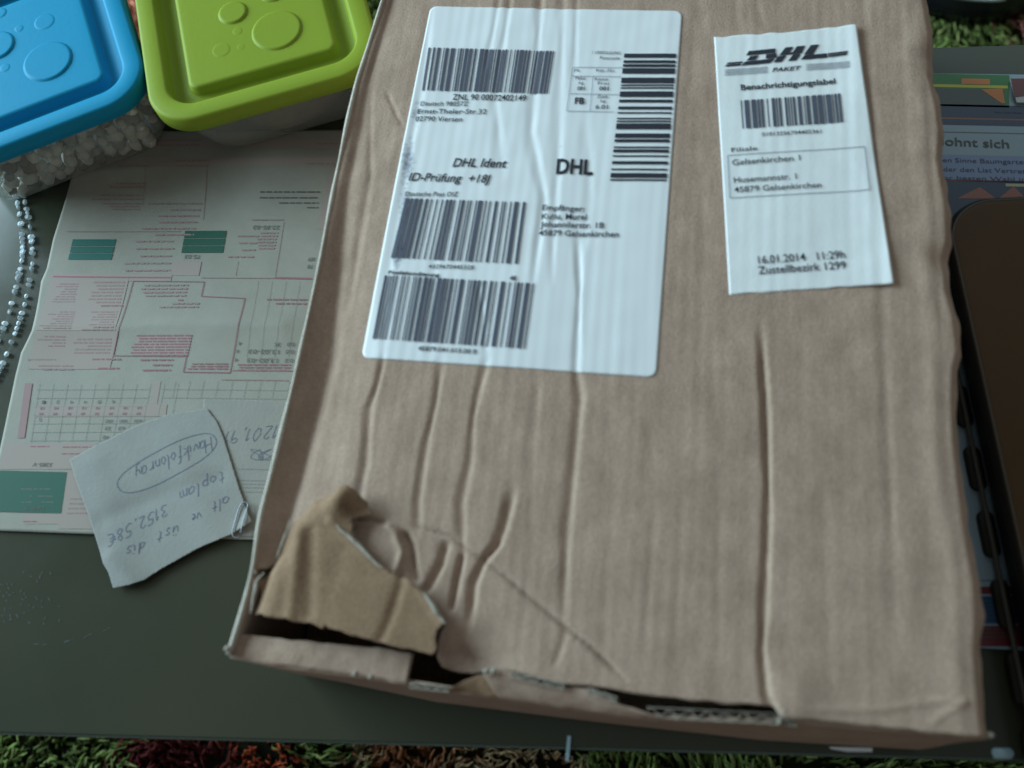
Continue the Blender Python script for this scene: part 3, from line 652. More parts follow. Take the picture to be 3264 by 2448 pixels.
p_ = P(1812, 2372, 0); mb = MB(); mb.add([(p_[0] + a * .0009, p_[1] - .002 + b * .006, .0004 + c * .0012 - .001) for c in (0, 1) for a, b in ((-1, -1), (1, -1), (1, 1), (-1, 1))], [[3, 2, 1, 0], [4, 5, 6, 7], [0, 1, 5, 4], [1, 2, 6, 5], [2, 3, 7, 6], [3, 0, 4, 7]])
mb.build('edge_clip', mat('clear_plastic_clip', (.35, .50, .58), .2, .8), tb, False)  # added sliver, coloured as a glint on the glass edge
p_ = P(3195, 2402, 0); mb = MB(); tube(mb, [(p_[0] - .006, p_[1] + .0015, -.006), (p_[0] - .003, p_[1], -.0015), (p_[0] + .003, p_[1] + .0005, -.001), (p_[0] + .0065, p_[1] + .0015, -.005)], .0028, 10)
mb.build('edge_clip', bpy.data.materials['clear_plastic_clip'], tb, True)  # added lump, coloured as the bluish reflection near the table corner
# ------------------------------------------------------------------ shaggy rug far below
def rugmat(name, c, hv=.25):
    m = mat(name, c, .95, .05); b = m.node_tree.nodes['Principled BSDF']
    a = N(m, 'ShaderNodeVertexColor'); a.layer_name = 'yarn'; L(m, a.outputs[0], b.inputs['Base Color']); return m
ZR = -.42
px_of = lambda x, y: None
RX0, RX1, RY0, RY1 = -1.15, .66, -.26, 1.25
rg = mk('rug_backing', [(RX0, RY0, ZR), (RX1, RY0, ZR), (RX1, RY1, ZR), (RX0, RY1, ZR)], [[0, 1, 2, 3]], mottled('rug_weave', (.012, .018, .008), (.03, .035, .014), 200, .95), None, False)
patches = [(P(640, 2420, ZR), .085, (.20, .045, .045)), (P(840, 2450, ZR), .030, (.7, .14, .06)), (P(1480, 2420, ZR), .105, (.60, .42, .24)), (P(1300, 2400, ZR), .045, (.5, .22, .11)),
           (P(405, 90, ZR), .11, (.85, .32, .2)), (P(3270, 110, ZR), .025, (.5, .2, .16)), (P(100, 3000, ZR), .09, (.60, .42, .24)), (P(2700, -400, ZR), .12, (.34, .05, .05)), (P(1500, -300, ZR), .14, (.60, .42, .24))]
def yarns(n_target):
    g = np.random.default_rng(3); xs = g.uniform(RX0, RX1, n_target); ys = g.uniform(RY0, RY1, n_target)
    # leave out the middle under the table, which nothing shows
    mid = (xs > -.80) & (xs < .55) & (ys > .20) & (ys < .66) & ~((xs < -.25) & (ys > .5)) & ~((xs > .10) & (ys > .5))
    xs, ys = xs[~mid], ys[~mid]; n = len(xs)
    base = np.zeros((n, 3)); gcol = np.array([[.24, .34, .10], [.15, .22, .06], [.34, .40, .14], [.22, .28, .10]]); base = .80 * gcol[g.integers(0, 4, n)] * g.uniform(.45, 1.35, (n, 1)) * (1 + .35 * wav(xs, ys, .018, 207))[:, None]
    for c, r, colr in patches:
        d = np.hypot(xs - c[0], ys - c[1]) + g.normal(0, .012, n); k = d < r; base[k] = .72 * np.array(colr) * g.uniform(.5, 1.35, (k.sum(), 1))
    # clumps lean together
    a = .9 + 1.3 * wav(xs, ys, .05, 201) + .7 * wav(xs, ys, .014, 202) + g.normal(0, .28, n); lean = np.clip(.8 + .5 * wav(xs, ys, .02, 203) + g.normal(0, .25, n), .1, 1.8)
    ln = g.uniform(.016, .030, n); r = g.uniform(.0013, .0024, n)
    V = []; seg = 4
    ca, sa = np.cos(a), np.sin(a)
    prof = [(0, 0, 1.0), (.15, .45, 1.1), (.45, .8, 1.05), (.8, 1.0, .8), (1.05, 1.02, .25)]
    rings = []
    for k, (hx, hz_, rr2) in enumerate(prof):
        jx = g.normal(0, .0012, n) * k / 2; jy = g.normal(0, .0012, n) * k / 2
        cx_ = xs + ca * ln * hx * lean * .75 + jx; cy_ = ys + sa * ln * hx * lean * .75 + jy; cz_ = ZR + ln * hz_ * (1.1 - .35 * lean)
        for c in range(3):
            an = 2 * np.pi * c / 3; ox = -sa * np.cos(an) * r * rr2; oy = ca * np.cos(an) * r * rr2; oz = np.sin(an) * r * rr2 * .9
            rings.append(np.stack([cx_ + ox + ca * np.sin(an) * r * .3, cy_ + oy + sa * np.sin(an) * r * .3, cz_ + oz], 1))
    V = np.stack(rings, 1).reshape(-1, 3); nv = 15
    f1 = []
    for k in range(4):
        for c in range(3): f1.append([3 * k + c, 3 * k + (c + 1) % 3, 3 * k + 3 + (c + 1) % 3, 3 * k + 3 + c])
    f1 = np.array(f1); Fq = (f1[None] + (np.arange(n) * nv)[:, None, None]).reshape(-1, 4)
    me = bpy.data.meshes.new('rug_pile'); me.vertices.add(len(V)); me.vertices.foreach_set('co', V.ravel())
    me.loops.add(len(Fq) * 4); me.loops.foreach_set('vertex_index', Fq.ravel().astype(np.int32)); me.polygons.add(len(Fq))
    me.polygons.foreach_set('loop_start', np.arange(len(Fq), dtype=np.int32) * 4); me.polygons.foreach_set('loop_total', np.full(len(Fq), 4, np.int32)); me.update()
    ca_ = me.color_attributes.new('yarn', 'FLOAT_COLOR', 'POINT'); cc = np.ones((n, nv, 4)); cc[:, :, :3] = base[:, None, :]
    ca_.data.foreach_set('color', cc.ravel()); me.polygons.foreach_set('use_smooth', np.ones(len(Fq), bool)); me.materials.append(rugmat('wool_yarn', (.1, .15, .03)))
    me.validate(); return me
rp = bpy.data.objects.new('rug', yarns(98000)); col.objects.link(rp); rp['kind'] = 'stuff'; rp['label'] = 'green shaggy rug with red and cream patches under the table'; rp['category'] = 'rug'
rg.parent = rp
fl_ = mk('floor', [(-4, -3, ZR - .004), (4, -3, ZR - .004), (4, 5, ZR - .004), (-4, 5, ZR - .004)], [[0, 1, 2, 3]], mottled('wood_floor', (.10, .06, .035), (.16, .10, .06), 6, .5), None, False); fl_['kind'] = 'structure'

# ------------------------------------------------------------------ food containers
def rrect(cx, cy, hw, hh, r, ang, n=10):
    pts = []
    for (sx, sy, a0) in ((1, 1, 0), (-1, 1, 90), (-1, -1, 180), (1, -1, 270)):
        for k in range(n + 1):
            a = math.radians(a0 + 90 * k / n); pts.append((sx * (hw - r) + r * math.cos(a), sy * (hh - r) + r * math.sin(a)))
    ca, sa = math.cos(ang), math.sin(ang); return [(cx + x * ca - y * sa, cy + x * sa + y * ca) for x, y in pts]
def body_mat():
    m = bpy.data.materials.new('frosted_clear_plastic'); m.use_nodes = True; nt = m.node_tree; nt.nodes.clear()
    o = N(m, 'ShaderNodeOutputMaterial'); t = N(m, 'ShaderNodeBsdfTransparent'); t.inputs[0].default_value = (.93, .95, .93, 1)
    d = N(m, 'ShaderNodeBsdfPrincipled'); d.inputs['Base Color'].default_value = (.55, .55, .50, 1); d.inputs['Roughness'].default_value = .35
    mx = N(m, 'ShaderNodeMixShader'); mx.inputs[0].default_value = .30; L(m, t.outputs[0], mx.inputs[1]); L(m, d.outputs[0], mx.inputs[2]); L(m, mx.outputs[0], o.inputs[0]); return m
M['frost'] = body_mat()
def loops_mesh(mb, loops, zs, close_top=True, close_bot=False):
    n = len(loops[0]); b = len(mb.v)
    for lp, z in zip(loops, zs): mb.v += [(x, y, z) for x, y in lp]
    for k in range(len(loops) - 1):
        for i in range(n): mb.f.append([b + k * n + i, b + k * n + (i + 1) % n, b + (k + 1) * n + (i + 1) % n, b + (k + 1) * n + i])
    if close_top: mb.f.append([b + (len(loops) - 1) * n + i for i in range(n)])
    if close_bot: mb.f.append([b + i for i in range(n)][::-1])
def container(name, label, corner, ang, W, zt, mlid, discs, sgn, base_inset=.018):
    "corner = world position of the rim's sharp corner nearest the camera's bottom; W side length"
    ca, sa = math.cos(ang), math.sin(ang); cx = corner[0] + sgn * W / 2 * ca - W / 2 * sa; cy = corner[1] + sgn * W / 2 * sa + W / 2 * ca
    root = empty(name, (cx, cy, 0), label, 'food container')
    hw = W / 2; rc = .030
    prof = [(.0015, -.0125), (0, -.0115), (0, -.0020), (.0006, -.0006), (.0022, 0), (.0112, 0), (.0126, -.0005), (.0134, -.0018), (.0146, -.0078), (.0156, -.0088), (.0240, -.0090), (.0252, -.0080), (.0262, -.0034), (.0278, -.0024), (.0290, -.0023), (.034, -.0023)]
    mb = MB(); loops_mesh(mb, [rrect(cx, cy, hw - i, hw - i, max(.004, rc - i * .9), ang, 12) for i, z in prof], [zt + z for i, z in prof], False)
    mb2 = None; n = len(rrect(0, 0, 1, 1, .1, 0, 12)); b = len(mb.v) - n; c = len(mb.v); mb.v.append((cx, cy, zt - .0023))
    for i in range(n): mb.f.append([b + i, b + (i + 1) % n, c])
    lid = mb.build('lid', mlid, root)
    for (u, v, r, h_) in discs:
        dx, dy = cx + u * ca - v * sa, cy + u * sa + v * ca; mb = MB(); k = 40
        lp = lambda rr2: [(dx + rr2 * math.cos(2 * math.pi * i / k) * 1.0, dy + rr2 * math.sin(2 * math.pi * i / k)) for i in range(k)]
        loops_mesh(mb, [lp(r + .0014), lp(r + .0007), lp(r), lp(r - .0008), lp(r - .0016)], [zt - .0025, zt - .0024 + h_ * .25, zt - .0024 + h_ * .85, zt - .0024 + h_, zt - .0024 + h_]); mb.build('raised_disc', mlid, lid)
    mb = MB(); bw = [(base_inset + .004, .0008), (base_inset, .004), (base_inset * .75, .02), (base_inset * .42, zt - .0135), (base_inset * .36, zt - .009)]
    loops_mesh(mb, [rrect(cx, cy, hw - i, hw - i, rc * .8, ang, 12) for i, z in bw], [z for i, z in bw], False, True); mb.build('body', M['frost'], root)
    return root, (cx, cy, hw)
def lineint(p, d, q_, e):
    a = np.array([[d[0], -e[0]], [d[1], -e[1]]]); s_ = np.linalg.solve(a, np.array(q_) - np.array(p)); return np.array(p) + np.array(d) * s_[0]
ZL = .060
g1, g2 = P(418, 0, ZL), P(463, 283, ZL); g3, g4 = P(640, 372, ZL), P(1074, 249, ZL); gc = lineint(g1, g2 - g1, g3, g4 - g3)
gang = math.atan2(*(g4 - g3)[::-1])
def uv(px, py, ctr, ang, z=ZL - .002):
    p = P(px, py, z) - np.array(ctr); ca, sa = math.cos(ang), math.sin(ang); return p[0] * ca + p[1] * sa, -p[0] * sa + p[1] * ca
W = .150; ctr = gc + W / 2 * np.array([math.cos(gang) - math.sin(gang), math.sin(gang) + math.cos(gang)])
dg = []
for px, py, r, h_ in ((882, 96, .0158, .0011), (742, 40, .0090, .0012), (868, -28, .0085, .001), (705, 158, .0055, .00025), (757, 98, .0028, .00025), (768, 148, .0022, .0002)):
    u, v = uv(px, py, ctr, gang); dg.append((u, v, r, h_ * 1.15))
container('green_lid_container', 'square clear food box with a lime green lid, between the blue lid and the parcel', gc, gang, W, ZL, M['green'], dg, 1)
b1, b2 = P(362, 0, ZL), P(408, 110, ZL); b3, b4 = P(0, 445, ZL), P(250, 362, ZL); bc = lineint(b1, b2 - b1, b3, b4 - b3); bang = math.atan2(*(b4 - b3)[::-1])
print('angles', math.degrees(gang), math.degrees(bang), gc, bc, 'side angs', math.degrees(math.atan2(*(g1 - g2)[::-1])), math.degrees(math.atan2(*(b1 - b2)[::-1])))
bside = math.atan2(*(b1 - b2)[::-1]) - math.pi / 2; bang = (bang + bside) / 2
ctrb = bc + W / 2 * np.array([-math.cos(bang) - math.sin(bang), -math.sin(bang) + math.cos(bang)])
db = []
for px, py, r, h_ in ((152, 195, .0158, .0011), (-10, 145, .0115, .0011), (141, 68, .0065, .00035), (0, 40, .004, .0004), (15, 215, .003, .0003), (60, 90, .0025, .0003)):
    u, v = uv(px, py, ctrb, bang); db.append((u, v, r, h_ * 1.15))
broot, (bcx, bcy, bhw) = container('blue_lid_container', 'square clear food box with a sky blue lid, full of pale grey pebbles', bc, bang, W, ZL, M['blue'], db, -1, .010)

# contents
def lump(r, seed, squash=(1, .8, .75)):
    g = random.Random(seed); V = [(0, 0, r)]; 
    for i in range(1, 5):
        for k in range(8):
            th = math.pi * i / 5; ph = 2 * math.pi * k / 8; q_ = r * (1 + g.uniform(-.14, .14)); V.append((q_ * math.sin(th) * math.cos(ph) * squash[0], q_ * math.sin(th) * math.sin(ph) * squash[1], q_ * math.cos(th) * squash[2]))
    V.append((0, 0, -r * squash[2])); F_ = [[0, 1 + k, 1 + (k + 1) % 8] for k in range(8)]
    for i in range(3):
        for k in range(8): F_.append([1 + i * 8 + k, 1 + (i + 1) * 8 + k, 1 + (i + 1) * 8 + (k + 1) % 8, 1 + i * 8 + (k + 1) % 8])
    F_ += [[33, 25 + (k + 1) % 8, 25 + k] for k in range(8)]; V[0] = (0, 0, r * squash[2]); return V, F_
stone_m = [mottled('pale_stone', (.42, .40, .37), (.60, .57, .53), 150, .7), mottled('grey_stone', (.16, .17, .17), (.26, .26, .25), 150, .7), mottled('brown_stone', (.07, .045, .035), (.12, .08, .06), 150, .7), mottled('cream_stone', (.55, .50, .44), (.7, .65, .58), 150, .7)]
peb = empty('pebbles', (bcx, bcy, .003), 'mixed pale and grey pebbles filling the blue lidded box', 'pebbles')
protos = []
for k in range(6):
    V, F_ = lump(.0052, 40 + k); me = bpy.data.meshes.new('pebble'); me.from_pydata(V, [], F_); me.polygons.foreach_set('use_smooth', [True] * len(F_)); me.materials.append(stone_m[0]); protos.append(me)
variants = []
for k in range(6):
    for mi, mm in enumerate(stone_m):
        if mi == 0: variants.append((0, protos[k])); continue
        m2 = protos[k].copy(); m2.materials[0] = mm; variants.append((mi, m2))
g = random.Random(5); cnt = 0; ca, sa = math.cos(bang), math.sin(bang)
for lay in range(5):
    z = .006 + lay * .0088; ins = .0165 - lay * .0015; h_ = bhw - ins
    for wallside in (0, 1):                    # front wall row and right wall row, two deep
        for depth in (0, 1):
            if depth == 1 and lay not in (0, 2, 4): continue
            for k in range(13):
                t = -1 + 2 * (k + g.uniform(.25, .75)) / 13
                u, v = (t * (h_ - .006), -h_ + depth * .009 + g.uniform(-.001, .001)) if wallside == 0 else (h_ - depth * .009 + g.uniform(-.001, .001), t * (h_ - .006))
                mi = g.choices([0, 1, 2, 3], [4, 4, 2, 2])[0]; me = g.choice([q_[1] for q_ in variants if q_[0] == mi])
                o = bpy.data.objects.new('pebble', me); col.objects.link(o); o.parent = peb
                o.location = (u * ca - v * sa, u * sa + v * ca, z + g.uniform(-.0015, .0015) - .003); o.rotation_euler = (g.uniform(0, 3), g.uniform(0, 3), g.uniform(0, 6)); s_ = g.uniform(.75, 1.25); o.scale = (s_, s_ * g.uniform(.8, 1.1), s_); cnt += 1
print('pebbles', cnt)
# brown leftovers in the green box
gcx, gcy = ctr; mb = MB(); nn_ = 36
for rr2, z in ((.050, .004), (.052, .02), (.047, .038), (.03, .044), (.008, .046)):
    pass
def blobloop(rr2, z, k): return [(gcx + .012 + rr2 * (1 + .05 * math.sin(3 * a + k)) * math.cos(a), gcy - .006 + rr2 * (1 + .05 * math.cos(4 * a + k)) * math.sin(a)) for a in [2 * math.pi * i / nn_ for i in range(nn_)]]
pr = [(.040, .003), (.047, .010), (.050, .022), (.047, .034), (.034, .041), (.015, .043)]
loops_mesh(mb, [blobloop(r_, z, i * .3) for i, (r_, z) in enumerate(pr)], [z for r_, z in pr], True, True)
o = mb.build('dough', mottled('brown_dough', (.10, .07, .05), (.17, .12, .085), 60, .8, .4, 200)); top(o, 'round brown lump of dough inside the green lidded box', 'food'); recentre(o)

# ------------------------------------------------------------------ paper form
FORML = [(252, 424), (243, 543), (172, 764), (151, 858), (133, 899), (122, 980), (112, 1060), (73, 1128), (54, 1200), (42, 1260), (0, 1453), (-45, 1692)]
def formz(x, y):
    c = P(600, 1042, 0); d, _, _ = segdist(x, y, PL([(60, 1060), (300, 1055), (550, 1040), (900, 1046)], 0)); z = .0006 + .0022 * np.exp(-(d / .012) ** 1.2)
    d2, _, _ = segdist(x, y, PL([(240, 560), (400, 545), (700, 520), (1100, 505)], 0)); z += .0016 * np.exp(-(d2 / .010) ** 1.3)
    z += .0007 * (1 + wav(x, y, .05, 301)); d3, _, _ = segdist(x, y, PL([(110, 1060), (42, 1260)], 0)); return z + .0006 * np.exp(-(d3 / .02) ** 2)
form = empty('form_sheet', (-.30, .22, 0), 'grey form printed in pink with green boxes, upside down left of the parcel', 'paper form')
fl2 = resample(PL(FORML), 170); XRf = -.1665; nvf, nuf = 170, 130
U, V_ = np.meshgrid(np.linspace(0, 1, nuf), np.arange(nvf)); lx, ly = fl2[:, 0][V_], fl2[:, 1][V_]
tr_, br_ = P(1100, 409), P(830, 1712); ry = tr_[1] + (br_[1] - tr_[1]) * V_ / (nvf - 1)
ryl = ry + 0; X = lx + (XRf - lx) * U; Y = ly + (ryl - ly) * U; X, Y = X.ravel(), Y.ravel()
i2 = np.arange(nuf * nvf).reshape(nvf, nuf); q_ = np.stack([i2[:-1, :-1], i2[1:, :-1], i2[1:, 1:], i2[:-1, 1:]], -1).reshape(-1, 4)
fsheet, _ = solid_sheet('sheet', X, Y, formz(X, Y), q_.tolist(), .0001, M['formpaper'], None, form)
z5 = lambda x, y: (x / 1.9235, 400 + y / 1.9235)
z6 = lambda x, y: (x / 2.212, 1200 + y / 2.212)
MBS = {k: MB() for k in ('pink', 'pinkmid', 'pinkpale', 'greyline', 'dotink')}
def fr_(k, zf, x0_, y0_, x1_, y1_, sk=0, off=.00016, n=8): # px rect with shear sk (x shift to left by depth)
    rect(MBS[k], [zf(x0_, y0_), zf(x1_, y0_), zf(x1_ - sk, y1_), zf(x0_ - sk, y1_)], formz, 0, off, n)
gtx = random.Random(9)
def rows(k, zf, xa, xb, ya, yb, n, right=True, dens=.85, hgt=.45, sk=.24, minl=.45):
    "rows of small illegible words, ragged on the left as the sheet is upside down"
    for i in range(n):
        y = ya + (yb - ya) * (i / max(1, n - 1)); sh = (y - ya) * sk; l = (xb - xa) * gtx.uniform(minl, 1); x = xb - l if right else xa; xe = xb if right else xa + l
        hh = (yb - ya) / max(1, n - 1) * hgt if n > 1 else 8
        hh = min(hh, 9)
        while x < xe - 4:
            wd_ = min(gtx.uniform(16, 60), xe - x); 
            rect(MBS[k], [zf(x - sh, y - hh / 2), zf(x + wd_ - sh, y - hh / 2), zf(x + wd_ - sh, y + hh / 2), zf(x - sh, y + hh / 2)], formz, 0, .00028 + gtx.uniform(0, .00004), 2 + int(wd_ / 20)); x += wd_ + gtx.uniform(5, 12)
# pale pink fields
fr_('pinkpale', z5, 900, 90, 2200, 150); fr_('pinkpale', z5, 500, 205, 2130, 258, 10)
fr_('pinkpale', z5, 2025, 262, 2075, 640, 80, .0002); fr_('pinkpale', z5, 320, 915, 800, 1270, 80, .0002, 14); fr_('pinkpale', z5, 800, 915, 1060, 958, 8, .0002, 8)
fr_('pinkpale', z5, 1060, 840, 1240, 925, 15); fr_('pinkpale', z5, 245, 1272, 740, 1500, 60, .0002, 12); fr_('pinkpale', z5, 850, 1295, 1190, 1415, 30)
fr_('pinkpale', z6, 1100, 40, 1145, 290, 40); fr_('pinkpale', z6, 270, 205, 1190, 290, 10, .0002)
fr_('pinkpale', z6, 40, 480, 700, 660, 30, .0002); fr_('pinkpale', z6, 480, 670, 900, 1080, 60, .0002); fr_('pinkpale', z6, 190, 970, 480, 1045, 10)
# pink text
rows('pinkmid', z5, 1000, 1300, 232, 262, 2); rows('pinkmid', z5, 640, 920, 262, 262, 1); rows('pinkmid', z5, 1820, 2060, 248, 248, 1); rows('pinkmid', z5, 1840, 2080, 122, 122, 1); rows('pinkmid', z5, 880, 1240, 100, 130, 2)
rows('pinkmid', z5, 500, 900, 365, 385, 2); rows('pinkmid', z5, 520, 885, 435, 458, 2); rows('pinkmid', z5, 500, 870, 485, 520, 3)
rows('pinkmid', z5, 890, 1240, 485, 675, 6); rows('pinkmid', z5, 700, 1080, 715, 760, 2); rows('pinkmid', z5, 690, 1060, 805, 893, 3, sk=.1)
rows('pinkmid', z5, 1440, 1740, 585, 585, 1); rows('pinkmid', z5, 1590, 1710, 665, 760, 6); rows('pinkmid', z5, 1410, 1590, 685, 812, 4)
for a in ((410, 655, 1115, 655), (1240, 940, 1920, 945), (1430, 1510, 1800, 1512)): line(MBS['pinkmid'], z5(a[0], a[1]), z5(a[2], a[3]), .5, formz, 0, .00030)
line(MBS['pink'], z5(330, 930), z5(1050, 938), 1.0, formz, 0, .0003); line(MBS['pink'], z5(1690, 940), z5(1910, 944), 1.3, formz, 0, .0003)
for pts in ([(820, 958), (1258, 965), (1240, 1055), (1508, 1068), (1418, 1524), (1132, 1520), (1152, 1424), (702, 1418), (820, 958)],):
    for p, q2 in zip(pts[:-1], pts[1:]): line(MBS['pink'], z5(*p), z5(*q2), .55, formz, 0, .00032, 20)
rows('pinkmid', z5, 340, 485, 975, 1085, 8, sk=.2); rows('pinkmid', z5, 560, 770, 965, 1110, 8, sk=.2); rows('pink', z5, 560, 760, 1112, 1112, 1)
rows('pinkmid', z5, 270, 470, 1150, 1255, 8, sk=.2); rows('pinkmid', z5, 530, 730, 1150, 1265, 8, sk=.2); rows('pinkmid', z5, 250, 420, 1305, 1360, 4); rows('pinkmid', z5, 430, 700, 1320, 1400, 5)
rows('pinkmid', z5, 860, 1160, 985, 1050, 4); rows('pink', z5, 1050, 1140, 1078, 1078, 1); rows('pinkmid', z5, 960, 1230, 1100, 1122, 2)
rows('pink', z5, 830, 1190, 1300, 1418, 8, minl=.85, sk=.25); rows('pink', z5, 1640, 1890, 1075, 1100, 2); rows('pinkmid', z5, 240, 460, 1480, 1500, 2); rows('pink', z5, 550, 750, 1440, 1495, 2); rows('pink', z5, 830, 1070, 1445, 1508, 3)
rows('pink', z5, 1160, 1410, 1470, 1500, 3, minl=.8); rows('pink', z5, 1440, 1790, 1475, 1508, 3, minl=.85); rows('pinkmid', z5, 170, 350, 1442, 1442, 1)
line(MBS['pinkmid'], z6(1570, 32), z6(2040, 36), .5, formz, 0, .0003)
fr_('pinkmid', z6, 190, 55, 240, 440, 55, .0003); 
rows('pink', z6, 220, 360, 500, 500, 1, minl=.95); rows('pink', z6, 450, 655, 505, 505, 1, minl=.95); rows('pink', z6, 440, 580, 552, 552, 1, minl=.9)
rows('pinkmid', z6, 510, 700, 870, 970, 4, right=False); rows('pink', z6, 175, 270, 1028, 1028, 1, minl=.95)
# grey grid
for i in range(11): line(MBS['greyline'], z6(290 + i * 98, 60), z6(230 + i * 96, 470), .22, formz, 0, .00024)
for j in range(7): line(MBS['greyline'], z6(270 - j * 8, 100 + j * 60), z6(1060 - j * 8, 100 + j * 60), .22, formz, 0, .00024)
for i in range(5): line(MBS['greyline'], z5(1590 + i * 85, 960), z5(1520 + i * 85, 1430), .2, formz, 0, .00024)
for i in range(9): line(MBS['greyline'], z6(1250 + i * 100, 40), z6(1225 + i * 100, 165), .2, formz, 0, .00024)
for j in (100, 160): line(MBS['greyline'], z6(1150, j), z6(2040, j + 8), .2, formz, 0, .00024)
line(MBS['pinkmid'], z5(905, 265), z5(880, 500), .35, formz, 0, .00024); line(MBS['pinkmid'], z5(1280, 262), z5(1250, 590), .35, formz, 0, .00024); line(MBS['pinkmid'], z5(1745, 600), z5(1690, 940), .35, formz, 0, .00024)
line(MBS['pinkmid'], z5(1240, 840), z5(1222, 930), .35, formz, 0, .00024); line(MBS['pinkmid'], z5(1465, 840), z5(1450, 930), .3, formz, 0, .00024)
# green boxes with pale gaps: each band a part
def greenbox(k, nm, x0_, y0_, x1_, y1_, sk_):
    for j in range(3):
        a = y0_ + (y1_ - y0_) * j / 3 + (2 if j else 0); b = y0_ + (y1_ - y0_) * (j + 1) / 3 - 2; s0 = sk_ * j / 3; s1 = sk_ * (j + 1) / 3
        mb = MB(); rect(mb, [z5(x0_ - s0, a), z5(x1_ - s0, a), z5(x1_ - s1, b), z5(x0_ - s1, b)], formz, 0, .0003, 6); mb.build(nm, M[k], fsheet, False)
greenbox('teal', 'teal_band', 452, 702, 715, 828, 30); greenbox('teal2', 'green_band', 1140, 652, 1395, 788, 24)
mb = MB(); rect(mb, [z6(12, 668), z6(487, 682), z6(446, 972), z6(-40, 958)], formz, 0, .0003, 10); mb.build('green_box', M['teal2'], fsheet, False)
# dark typed figures, upside down
def ft_(body, a, b, h, zf, k='dotink'): put_text(MBS[k], body, zf(*a), zf(*b), h, formz, 0, .00042)
rows('dotink', z5, 1600, 1965, 415, 450, 2, minl=.9, hgt=.3); rows('dotink', z5, 1700, 1955, 482, 482, 1, minl=.9); rows('dotink', z5, 1885, 1955, 510, 510, 1, minl=.9)
ft_('22.05-03', (1720, 622), (1560, 620), 12, z5); ft_('75.03', (1235, 800), (1140, 798), 12, z5); ft_('89', (1935, 815), (1895, 815), 12, z5); ft_('78', (1925, 860), (1890, 860), 12, z5)
ft_('13,02-03', (1720, 1385), (1535, 1383), 13, z5); ft_('13,02-03', (1710, 1438), (1525, 1436), 13, z5); ft_('0,0', (1815, 1340), (1770, 1340), 12, z5); ft_('0,0', (1810, 1385), (1760, 1385), 12, z5); ft_('0,0', (1805, 1438), (1755, 1438), 12, z5); ft_('3K', (1730, 1342), (1690, 1342), 12, z5)
for y, x in ((1335, 1492), (1382, 1478), (1435, 1468)): ft_('4', (x, y), (x - 18, y), 12, z5)
for i, c in enumerate('124486'): ft_(c, (330 + i * 98, 176), (312 + i * 98, 176), 10, z6)
for i in range(8): ft_('10', (325 + i * 98, 222), (297 + i * 98, 222), 8, z6, 'pink'); ft_('00', (318 + i * 98, 262), (290 + i * 98, 262), 8, z6, 'pink')
ft_('5', (305, 300), (288, 300), 10, z6)
for i in range(3): ft_('000', (808 + i * 102, 312), (755 + i * 102, 312), 9, z6)
ft_('33', (795, 362), (755, 362), 11, z6); ft_('63', (893, 362), (850, 362), 11, z6); ft_('90', (785, 425), (738, 425), 11, z6)
ft_('3285-V', (385, 618), (248, 614), 12, z6)
ft_('068-9', (330, 925), (190, 922), 12, z6, 'dotink'); rows('dotink', z6, 150, 455, 800, 800, 1, minl=.95); rows('dotink', z6, 215, 385, 850, 850, 1, minl=.95); rows('dotink', z6, 160, 410, 892, 892, 1, minl=.95)
pn = {'pink': 'dark_pink_print', 'pinkmid': 'pink_print', 'pinkpale': 'pale_pink_fields', 'greyline': 'grid_lines', 'dotink': 'typed_figures'}
for k, m_ in MBS.items(): m_.build(pn[k], M[k], fsheet, False)

# ------------------------------------------------------------------ slips and note
def flatpoly(name, poly, m, parent, surf, off, step=.0007, thick=.0001):
    Pw = PL(poly, 0); Pd = np.vstack([resample(np.array([Pw[i], Pw[(i + 1) % len(Pw)]]), 30)[:-1] for i in range(len(Pw))])
    xs = np.arange(Pd[:, 0].min() - step, Pd[:, 0].max() + step, step); ys = np.arange(Pd[:, 1].min() - step, Pd[:, 1].max() + step, step)
    GX, GY = np.meshgrid(xs, ys); a, b = GX.ravel(), GY.ravel(); inn = inpoly(a, b, Pd); bx, by, bd = nearest(a, b, Pd); sn = (~inn) & (bd < step * 1.0); a = np.where(sn, bx, a); b = np.where(sn, by, b); ok = inn | sn
    i2 = np.arange(len(a)).reshape(GX.shape); q = np.stack([i2[:-1, :-1], i2[:-1, 1:], i2[1:, 1:], i2[1:, :-1]], -1).reshape(-1, 4); q = q[ok[q].all(1)]; q = q[inpoly(a[q].mean(1), b[q].mean(1), Pd)]
    return solid_sheet(name, a, b, surf(a, b) + off, q.tolist(), thick, m, None, parent)[0]
def slipz(x, y): return formz(x, y) * .6 + .0012 + .0002 * wav(x, y, .03, 401)
slip = empty('paper_slip', (*P(850, 1500), 0), 'pale slip with 1201,91 written on it, half under the parcel and the folded note', 'paper slip')
ss = flatpoly('sheet', [(655, 1277), (800, 1280), (1000, 1288), (1000, 1714), (690, 1712), (640, 1500)], M['notepaper2'], slip, slipz, 0)
def notez(x, y):
    z = .0032 + .0008 * wav(x, y, .03, 411)
    for poly, a, w_ in ((PL([(341, 1660), (520, 1580), (700, 1530)]), -.0006, .006), (PL([(360, 1790), (430, 1870)]), .0012, .006), (PL([(310, 1480), (380, 1700), (420, 1840)]), .0008, .012), (PL([(780, 1690), (814, 1640)]), .0016, .004), (PL([(560, 1420), (640, 1600), (700, 1720)]), .0006, .01)):
        d, _, _ = segdist(x, y, poly); z = z + a * np.exp(-(d / w_) ** 2)
    return z
note = empty('handwritten_note', (*P(520, 1600), 0), 'pale blue grey note in blue handwriting with one circled word, upside down over the form', 'note')
